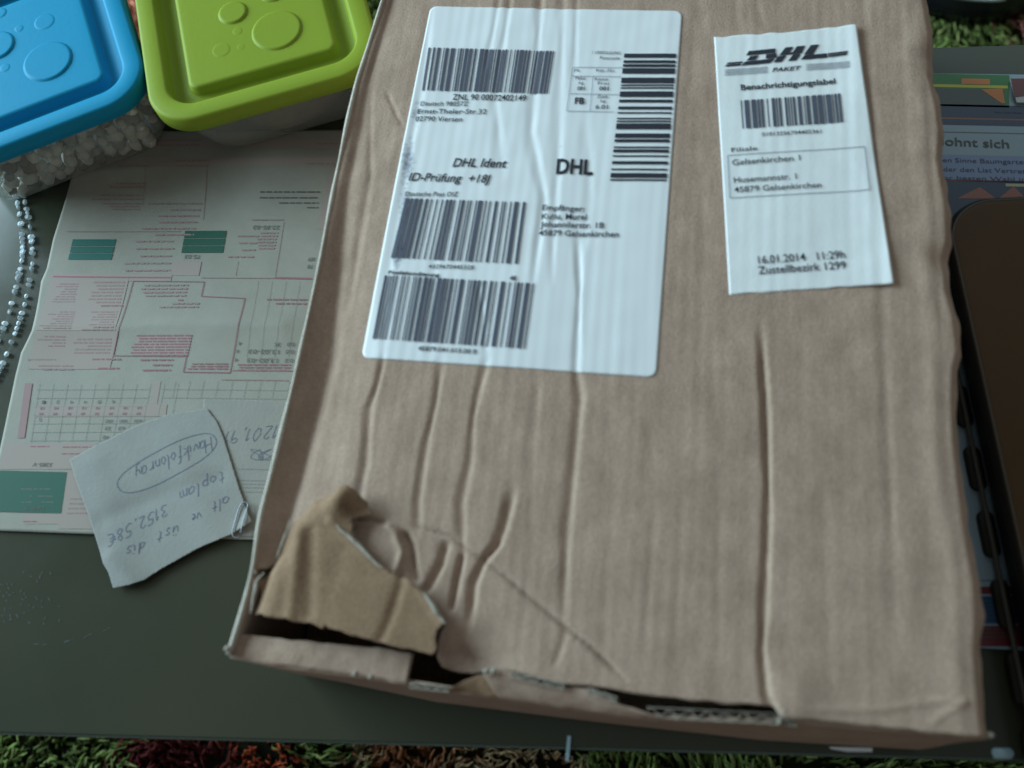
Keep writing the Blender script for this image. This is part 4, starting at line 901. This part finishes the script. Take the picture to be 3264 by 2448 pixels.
ns = flatpoly('sheet', [(231, 1471), (303, 1431), (448, 1358), (543, 1326), (669, 1308), (700, 1352), (720, 1400), (770, 1560), (800, 1640), (814, 1668), (786, 1688), (741, 1711), (640, 1752), (520, 1818), (470, 1852), (425, 1869), (371, 1878), (356, 1826), (341, 1801), (322, 1740), (290, 1640), (255, 1545)], M['notepaper'], note, notez, 0)
# single-stroke handwriting
GL = {'H': [[(0, 1), (0, 0)], [(.5, 1), (.5, 0)], [(0, .5), (.5, .5)]], 'a': [[(.4, .5), (.15, .55), (0, .25), (.15, 0), (.4, .15), (.4, .5), (.42, .05), (.5, 0)]], 'v': [[(0, .5), (.2, 0), (.4, .5)]], 'i': [[(.1, .5), (.1, .05), (.2, 0)], [(.1, .7), (.13, .75)]], 'k': [[(0, 1), (0, 0)], [(.35, .5), (0, .22), (.35, 0)]],
      'f': [[(.35, .95), (.2, 1), (.12, .8), (.12, -.3)], [(0, .5), (.3, .5)]], 'o': [[(.2, .5), (0, .3), (.1, 0), (.3, .05), (.38, .3), (.2, .5)]], 'l': [[(.08, 1), (.05, .05), (.15, 0)]], 'n': [[(0, .5), (0, 0)], [(0, .35), (.2, .5), (.32, .35), (.32, 0)]], 'r': [[(0, .5), (0, 0)], [(0, .3), (.2, .5), (.3, .45)]], 'y': [[(0, .5), (.1, .1), (.3, .15)], [(.38, .5), (.3, -.3), (.05, -.3)]], 'g': [[(.36, .5), (.1, .5), (0, .2), (.2, 0), (.36, .2), (.36, .5), (.34, -.35), (.05, -.3)]],
      't': [[(.15, .85), (.12, .05), (.25, 0)], [(0, .55), (.3, .58)]], 'p': [[(.02, .5), (0, -.4)], [(.02, .45), (.25, .5), (.35, .25), (.2, 0), (.02, .1)]], 'm': [[(0, .5), (0, 0)], [(0, .4), (.15, .5), (.22, .35), (.22, 0)], [(.22, .4), (.38, .5), (.45, .35), (.45, 0)]], '3': [[(0, .85), (.2, 1), (.35, .8), (.12, .52), (.38, .3), (.2, 0), (0, .1)]], '1': [[(0, .7), (.15, 1), (.12, 0)]], '5': [[(.38, 1), (.08, .98), (.04, .6), (.3, .6), (.36, .25), (.15, 0), (0, .08)]],
      '2': [[(0, .8), (.15, 1), (.33, .8), (.2, .4), (0, 0), (.38, .02)]], ',': [[(.08, .05), (.02, -.15)]], '8': [[(.2, .5), (.04, .75), (.18, 1), (.34, .75), (.2, .5), (0, .22), (.18, 0), (.38, .22), (.2, .5)]], '9': [[(.34, .8), (.15, 1), (0, .75), (.15, .5), (.34, .75), (.3, 0)]], '0': [[(.18, 1), (0, .6), (.05, .1), (.2, 0), (.36, .4), (.3, .9), (.18, 1)]], 'e': [[(0, .28), (.3, .32), (.22, .52), (.04, .4), (.06, .05), (.3, .05)]], 'E': [[(.42, .9), (.2, 1), (.05, .6), (.1, .1), (.4, .05)], [(-.06, .62), (.3, .62)], [(-.06, .42), (.28, .42)]], 'u': [[(0, .5), (.02, .05), (.2, 0), (.32, .2), (.34, .5), (.34, 0)], [(.08, .68), (.1, .72)], [(.25, .68), (.27, .72)]], 's': [[(.3, .45), (.12, .52), (.04, .38), (.26, .16), (.15, 0), (0, .05)]], 'd': [[(.32, .45), (.1, .5), (0, .2), (.15, 0), (.32, .1), (.34, 1), (.36, 0)]], ' ': []}
def hand(mb, body, p0, p1, hpx, surf, wmm=.35, seed=1):
    g = random.Random(seed); adv = [(.30 if c in 'il1,' else .66 if c in 'm' else .40 if c == ' ' else .54) for c in body]; tot = sum(adv)
    A, B = P(*p0), P(*p1); d = B - A; l = np.linalg.norm(d); d /= l; up = np.array([-d[1], d[0]]); hh = np.linalg.norm(P(p0[0], p0[1] + hpx) - P(*p0)); x = 0; sx = l / tot
    for c, a in zip(body, adv):
        for st in GL[c]:
            pts = [np.array(A + d * (x + q2[0] + .22 * q2[1] + g.uniform(-.02, .02)) * sx + up * (q2[1] + g.uniform(-.03, .03)) * hh) for q2 in st]
            pts = smoothpoly(np.array(pts), max(4, len(pts) * 3), 1)
            for p, q2 in zip(pts[:-1], pts[1:]):
                dd = q2 - p; n_ = np.linalg.norm(dd); 
                if n_ < 1e-6: continue
                nn = np.array([-dd[1], dd[0]]) / n_ * wmm * 5e-4; e = dd / n_ * .0001; V = np.array([p - nn - e, q2 - nn + e, q2 + nn + e, p + nn - e])
                mb.add(np.column_stack([V, surf(V[:, 0], V[:, 1]) + .00022]), [[0, 1, 2, 3]])
        x += a
mb = MB()
hand(mb, 'Havikfolonray', z6(1500, 438), z6(960, 668), 44, notez, .36, 1); hand(mb, 'toplam', z6(1590, 672), z6(1262, 835), 42, notez, .36, 2); hand(mb, '3152,58E', z6(1190, 905), z6(770, 1135), 38, notez, .36, 3)
hand(mb, 'alt', z6(1630, 848), z6(1495, 905), 38, notez, .36, 4); hand(mb, 've', z6(1435, 955), z6(1355, 990), 40, notez, .36, 5); hand(mb, 'ust', z6(1275, 1055), z6(1110, 1110), 40, notez, .36, 6); hand(mb, 'dis', z6(1045, 1165), z6(890, 1225), 38, notez, .36, 7)
ov = []
for k in range(61):
    t = 2 * math.pi * k / 60; c = z6(1195, 622); a_ = 172 * (abs(math.cos(t)) ** .8 * math.copysign(1, math.cos(t))); b_ = 47 * math.copysign(abs(math.sin(t)) ** .8, math.sin(t)); an = -.475; ov.append(P(c[0] + a_ * math.cos(an) - b_ * math.sin(an), c[1] + a_ * math.sin(an) + b_ * math.cos(an)))
for p, q2 in zip(ov[:-1], ov[1:]):
    dd = q2 - p; n_ = np.linalg.norm(dd); nn = np.array([-dd[1], dd[0]]) / n_ * .00018; V = np.array([p - nn, q2 - nn, q2 + nn, p + nn]); mb.add(np.column_stack([V, notez(V[:, 0], V[:, 1]) + .00022]), [[0, 1, 2, 3]])
mb.build('handwriting', M['pen'], ns, False)
mb = MB(); hand(mb, '1201,91', z6(1975, 352), z6(1595, 398), 42, slipz, .36, 8)
pp = [P(*z6(1850 + 55 * math.cos(t * 1.7) + 20 * math.cos(t * 5), 560 + 38 * math.sin(t * 2.3))) for t in np.linspace(0, 9, 60)]
for p, q2 in zip(pp[:-1], pp[1:]):
    dd = q2 - p; n_ = np.linalg.norm(dd); nn = np.array([-dd[1], dd[0]]) / n_ * .00014; V = np.array([p - nn, q2 - nn, q2 + nn, p + nn]); mb.add(np.column_stack([V, slipz(V[:, 0], V[:, 1]) + .00022]), [[0, 1, 2, 3]])
mb.build('handwriting', M['pen'], ss, False)
mb = MB()
for y in (660, 740, 765, 790, 820): line(mb, z6(1680, y), z6(1950, y + 6), .25, slipz, 0, .0002)
mb.build('ruled_lines', M['greyline'], ss, False)
pc = smoothpoly(np.array([P(*z6(*p), .005) for p in [(1700, 1112), (1735, 985), (1752, 900), (1735, 882), (1705, 890), (1680, 940), (1655, 1040), (1638, 1120), (1650, 1136), (1690, 1138)]]), 60, 3)
pz = notez(pc[:, 0], pc[:, 1]); mb = MB(); tube(mb, np.column_stack([pc, np.maximum(pz, .0035) + .0009]), .00042, 8)
o = mb.build('paper_clip', M['steel']); top(o, 'bent silver wire paper clip on the corner of the handwritten note', 'paper clip'); recentre(o)

# ------------------------------------------------------------------ glints in the glass at left, built as rows of added beads
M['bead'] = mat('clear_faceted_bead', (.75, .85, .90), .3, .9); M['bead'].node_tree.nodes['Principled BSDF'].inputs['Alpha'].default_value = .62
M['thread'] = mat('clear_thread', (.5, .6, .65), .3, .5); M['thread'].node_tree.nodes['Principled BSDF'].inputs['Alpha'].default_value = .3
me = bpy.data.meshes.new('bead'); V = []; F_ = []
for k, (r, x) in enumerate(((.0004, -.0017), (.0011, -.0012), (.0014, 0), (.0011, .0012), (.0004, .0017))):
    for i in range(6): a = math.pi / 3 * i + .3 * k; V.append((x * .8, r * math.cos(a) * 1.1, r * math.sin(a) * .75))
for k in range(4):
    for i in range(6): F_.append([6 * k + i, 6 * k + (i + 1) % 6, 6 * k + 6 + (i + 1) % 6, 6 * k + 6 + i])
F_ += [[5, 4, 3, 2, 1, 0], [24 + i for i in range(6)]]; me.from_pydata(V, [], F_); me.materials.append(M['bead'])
z5b = lambda x, y: (x / 1.66, 500 + y / 1.66)
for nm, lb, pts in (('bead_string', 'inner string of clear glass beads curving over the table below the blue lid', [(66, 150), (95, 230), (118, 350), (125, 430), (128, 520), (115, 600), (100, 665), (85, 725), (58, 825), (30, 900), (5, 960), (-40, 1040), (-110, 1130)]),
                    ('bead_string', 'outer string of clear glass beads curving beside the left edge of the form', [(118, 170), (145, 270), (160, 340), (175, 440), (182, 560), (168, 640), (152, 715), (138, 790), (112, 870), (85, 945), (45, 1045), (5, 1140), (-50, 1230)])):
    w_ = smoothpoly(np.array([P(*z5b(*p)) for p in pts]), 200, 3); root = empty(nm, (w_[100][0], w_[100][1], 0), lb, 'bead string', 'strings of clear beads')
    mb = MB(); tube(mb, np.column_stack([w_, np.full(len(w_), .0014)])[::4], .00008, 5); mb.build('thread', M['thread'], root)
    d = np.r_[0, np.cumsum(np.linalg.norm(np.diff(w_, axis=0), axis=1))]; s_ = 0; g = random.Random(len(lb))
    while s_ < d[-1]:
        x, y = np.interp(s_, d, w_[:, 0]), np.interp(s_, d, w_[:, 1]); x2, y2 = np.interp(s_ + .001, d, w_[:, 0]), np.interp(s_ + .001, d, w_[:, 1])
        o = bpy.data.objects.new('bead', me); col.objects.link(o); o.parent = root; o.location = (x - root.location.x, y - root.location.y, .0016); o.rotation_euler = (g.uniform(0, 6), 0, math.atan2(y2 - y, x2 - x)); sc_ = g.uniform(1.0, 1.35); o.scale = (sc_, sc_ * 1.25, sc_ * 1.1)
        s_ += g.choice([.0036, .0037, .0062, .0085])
# ------------------------------------------------------------------ magazine and leaflet on the right
def flat(h_): return lambda x, y: np.full(np.shape(x), h_)
mag = empty('magazine', (float(P(3200, 1000)[0]), .25, 0), 'magazine with blue and navy bands reading ohnt sich, right of the parcel', 'magazine')
MM = {k: mat('magazine_' + k, c, .35, .45) for k, c in dict(paleblue=(.27, .36, .43), navy=(.022, .035, .085), green=(.020, .16, .035), yellow=(.50, .46, .02), orange=(.55, .18, .03), grey=(.055, .065, .065), maroon=(.13, .018, .025), blue=(.018, .075, .16), lilac=(.19, .25, .42), ink=(.035, .045, .04), cream=(.42, .42, .25), rust=(.28, .09, .06), white=(.5, .53, .53)).items()}
def z3(x, y): return (2900 + x / 2.514, y / 2.514)
XRM = 3420
def magrect(k, x0_, y0_, x1_, y1_, z, sl_=.022, name=None, n=4):
    mb = MB(); rect(mb, [(x0_, y0_ + (x0_ - 3000) * sl_), (x1_, y0_ + (x1_ - 3000) * sl_), (x1_, y1_ + (x1_ - 3000) * sl_), (x0_, y1_ + (x0_ - 3000) * sl_)], flat(z), 0, 0, n); return mb.build(name or 'print_block', MM[k], magsheet, False)
XM0 = 2950
mb = MB()
Q = PL([(XM0, 242), (XRM, 246), (XRM, 2066), (XM0 + 50, 2060)]); Q[:, 0] = [.1605, .30, .30, .1605]
v = [(q2[0], q2[1], z) for z in (.0004, .0022) for q2 in Q]; mb.add(v, [[3, 2, 1, 0], [4, 5, 6, 7], [0, 1, 5, 4], [1, 2, 6, 5], [2, 3, 7, 6], [3, 0, 4, 7]])
magsheet = mb.build('sheet', MM['paleblue'], mag, False)
zm = .0024
magrect('green', 2960, 243, 3212, 346, zm); magrect('yellow', 2960, 277, 3207, 286, zm + .0001); magrect('orange', 3060, 257, 3150, 275, zm + .0001); magrect('grey', 2960, 290, 3195, 340, zm + .0001)
mb = MB(); rect(mb, [(3122, 293), (3190, 291), (3198, 338), (3188, 338)], flat(zm + .0002), 0, 0, 3); mb.build('print_block', MM['orange'], magsheet, False)
magrect('navy', 2960, 340, XRM, 382, zm); magrect('rust', 2960, 382, XRM, 386, zm); magrect('navy', 2960, 386, XRM, 404, zm)
magrect('lilac', 2960, 500, XRM, 578, zm); magrect('maroon', 2960, 578, XRM, 584, zm); magrect('navy', 2960, 584, XRM, 700, zm, .01); magrect('cream', 3200, 588, XRM, 597, zm + .0001)
magrect('grey', 2960, 427, XRM, 428.5, zm)
for (a, b, c) in (((3045, 640), (3118, 604), (3170, 640)), ((3178, 640), (3224, 602), (3264, 640)), ((3268, 640), (3310, 605), (3350, 640))):
    mb = MB(); rect(mb, [b, (b[0] + 4, b[1] + 2), c, a], flat(zm + .0001), 0, 0, 3); mb.build('print_star', MM['rust'], magsheet, False)
mb = MB(); put_text(mb, 'lohnt sich', (2998, 470), (3212, 480), 26, flat(zm), 0, .0002, 0, .008); mb.build('headline', MM['ink'], magsheet, False)
mb = MB(); put_text(mb, 'den Sinne Baumgarten und', (2985, 524), (3330, 533), 14, flat(zm), 0, .0002); put_text(mb, 'oder den List Vertreter an', (2985, 553), (3330, 562), 14, flat(zm), 0, .0002); put_text(mb, 'der besten Wahl in der', (2985, 579), (3330, 587), 12, flat(zm), 0, .0002); put_text(mb, 'www.', (3165, 368), (3262, 371), 8, flat(zm), 0, .0002)
mb.build('lettering', MM['navy'], magsheet, False)
magrect('ink', 2990, 1852, XRM, 1854, zm, 0); magrect('maroon', 2990, 1872, XRM, 1896, zm, 0); magrect('blue', 2990, 1902, XRM, 1990, zm, 0)
for k in range(6): magrect('navy', 2990, 1910 + 13 * k, XRM, 1914 + 13 * k, zm + .0001, 0)
magrect('maroon', 2990, 1996, XRM, 2062, zm, 0)
for k in range(3): magrect('grey', 2990, 2004 + 13 * k, XRM, 2008 + 13 * k, zm + .0001, 0)
lf = empty('leaflet', (float(P(3300, 300)[0]), float(P(3300, 300)[1]), .0), 'small red and white leaflet behind the corner of the magazine at the right', 'leaflet')
mb = MB(); Q = PL([(3214, 262), (3420, 255), (3420, 480), (3236, 490)]); mb.add([(q2[0], q2[1], z) for z in (.0024, .0040) for q2 in Q], [[3, 2, 1, 0], [4, 5, 6, 7], [0, 1, 5, 4], [1, 2, 6, 5], [2, 3, 7, 6], [3, 0, 4, 7]])
for i in range(len(mb.v)): pass
Q = PL([(3212, 266), (3400, 262), (3400, 345), (3232, 340)]); mb = MB(); mb.add([(q2[0], q2[1], z) for z in (.0030, .0042) for q2 in Q], [[3, 2, 1, 0], [4, 5, 6, 7], [0, 1, 5, 4], [1, 2, 6, 5], [2, 3, 7, 6], [3, 0, 4, 7]]); lfs = mb.build('sheet', MM['white'], lf, False)
mb = MB(); rect(mb, [(3212, 266), (3255, 265), (3262, 320), (3224, 324)], flat(.0045), 0, 0, 3); mb.build('print_block', MM['maroon'], lfs, False)

# ------------------------------------------------------------------ dark brown case at the right
case = empty('brown_case', (float(P(3300, 1300)[0]), .15, .0024), 'dark brown slab shaped case with a rounded corner lying on the magazine', 'case')
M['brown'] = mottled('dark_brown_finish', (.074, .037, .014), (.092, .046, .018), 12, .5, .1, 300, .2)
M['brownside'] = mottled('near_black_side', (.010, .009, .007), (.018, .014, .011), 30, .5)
M['beading'] = mat('dull_grey_beading', (.085, .08, .07), .4, .4)
zc0, zc1 = .0052, .0270
tlp = PL([(3040, 800), (3099, 1136), (3153, 1341), (3201, 1600), (3264, 1880), (3345, 2270)], zc1)
a_, b_ = P(3092, 1100, zc1), P(3255, 1850, zc1); dv = (b_ - a_) / np.linalg.norm(b_ - a_)   # left edge direction (downwards)
top_pt = P(3230, 622, zc1); rv = np.array([-dv[1], dv[0]]); rv = rv if rv[0] > 0 else -rv
cor = lineint(a_, dv, top_pt, rv); print('case', a_, b_, dv, cor, 'rim at', [P(*p, zc0) for p in ((3087, 1250), (3123, 1437), (3165, 1642), (3226, 1932))])
Wc, Hc, rcc = .20, .34, .030; cc = cor + rv * Wc / 2 + dv * Hc / 2; ang = math.atan2(rv[1], rv[0])
mb = MB(); pr = [(.004, zc0 + .0016), (.0025, zc0 + .004), (.0015, zc1 - .006), (0, zc1 - .003), (.0006, zc1 - .0012), (.0022, zc1)]
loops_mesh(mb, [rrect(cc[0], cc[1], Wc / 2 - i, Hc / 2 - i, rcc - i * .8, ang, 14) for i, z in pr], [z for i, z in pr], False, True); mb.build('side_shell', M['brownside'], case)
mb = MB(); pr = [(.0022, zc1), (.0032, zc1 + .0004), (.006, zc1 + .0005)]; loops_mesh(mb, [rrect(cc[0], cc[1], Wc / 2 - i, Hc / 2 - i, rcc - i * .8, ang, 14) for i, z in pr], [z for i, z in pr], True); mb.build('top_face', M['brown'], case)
mb = MB(); lp = rrect(cc[0], cc[1], Wc / 2 + .0006, Hc / 2 + .0006, rcc, ang, 14); tube(mb, [(x, y, zc0 + .0012) for x, y in lp], .0014, 8, True); mb.build('beading', M['beading'], case)
mb = MB(); lp = rrect(cc[0], cc[1], Wc / 2 - .0030, Hc / 2 - .0030, rcc - .003, ang, 14); tube(mb, [(x, y, zc1 + .0002) for x, y in lp], .0006, 6, True); mb.build('top_seam', M['beading'], case)  # paler line painting the highlight along the bevel of the top
for k in range(7):
    t0 = .085 + k * .036; c = cor + dv * t0 - rv * .0006; mb = MB()
    lp = lambda i: rrect(c[0], c[1], .0042 - i, .0125 - i, .004 - i, ang, 5)
    loops_mesh(mb, [lp(0), lp(0), lp(.0008)], [.0025, .0046, .0054], True, True); mb.build('foot', M['brownside'], case)

# ------------------------------------------------------------------ small things
o = None
mb = MB(); c = P(2710, 2386); v = []
Q = PL([(2640, 2380), (2780, 2384), (2778, 2397), (2700, 2396), (2650, 2388)]); mb.add([(q2[0], q2[1], z) for z in (.0003, .0009) for q2 in Q], [[4, 3, 2, 1, 0], [5, 6, 7, 8, 9]] + [[i, (i + 1) % 5, 5 + (i + 1) % 5, 5 + i] for i in range(5)])
o = mb.build('paper_scrap', M['receipt'], None, False); top(o, 'thin white paper scrap poking out under the front of the parcel', 'paper scrap'); recentre(o)
sh = empty('shoe', (*P(3140, -60, -.40), ZR + .01), 'black shoe with a bright silver trim standing on the green rug', 'shoe')
c = P(3130, -75, -.36); mb = MB(); pr = [(.0, -.395, .95), (0, -.38, 1), (.004, -.365, .97), (.010, -.352, .85), (.018, -.346, .6), (.03, -.344, .3)]
def el(k, z, grow=0): return [(c[0] + (.075 * k + grow) * math.cos(a) * 1.0, c[1] + (.042 * k + grow) * math.sin(a)) for a in [2 * math.pi * i / 40 for i in range(40)]]
loops_mesh(mb, [el(k, z) for _, z, k in pr], [z for _, z, k in pr], True, True); mb.build('upper', mat('black_leather', (.006, .006, .008), .25, .5), sh)
mb = MB(); tube(mb, [(x, y, -.358) for x, y in el(.96, 0)[24:33]], .0022, 8); mb.build('trim', M['chrome'], sh)

# ------------------------------------------------------------------ fine joined print and fibres count as stuff
for o in bpy.data.objects:
    b = o.name.split('.')[0]
    if o.parent and b in ('lettering', 'barcode', 'handwriting', 'dark_pink_print', 'pink_print', 'pale_pink_fields', 'grid_lines', 'typed_figures', 'torn_tips', 'torn_fibres', 'fluting', 'emblem_stripes', 'emblem', 'table_rules', 'address_frame', 'ruled_lines', 'headline'):
        o['kind'] = 'stuff'
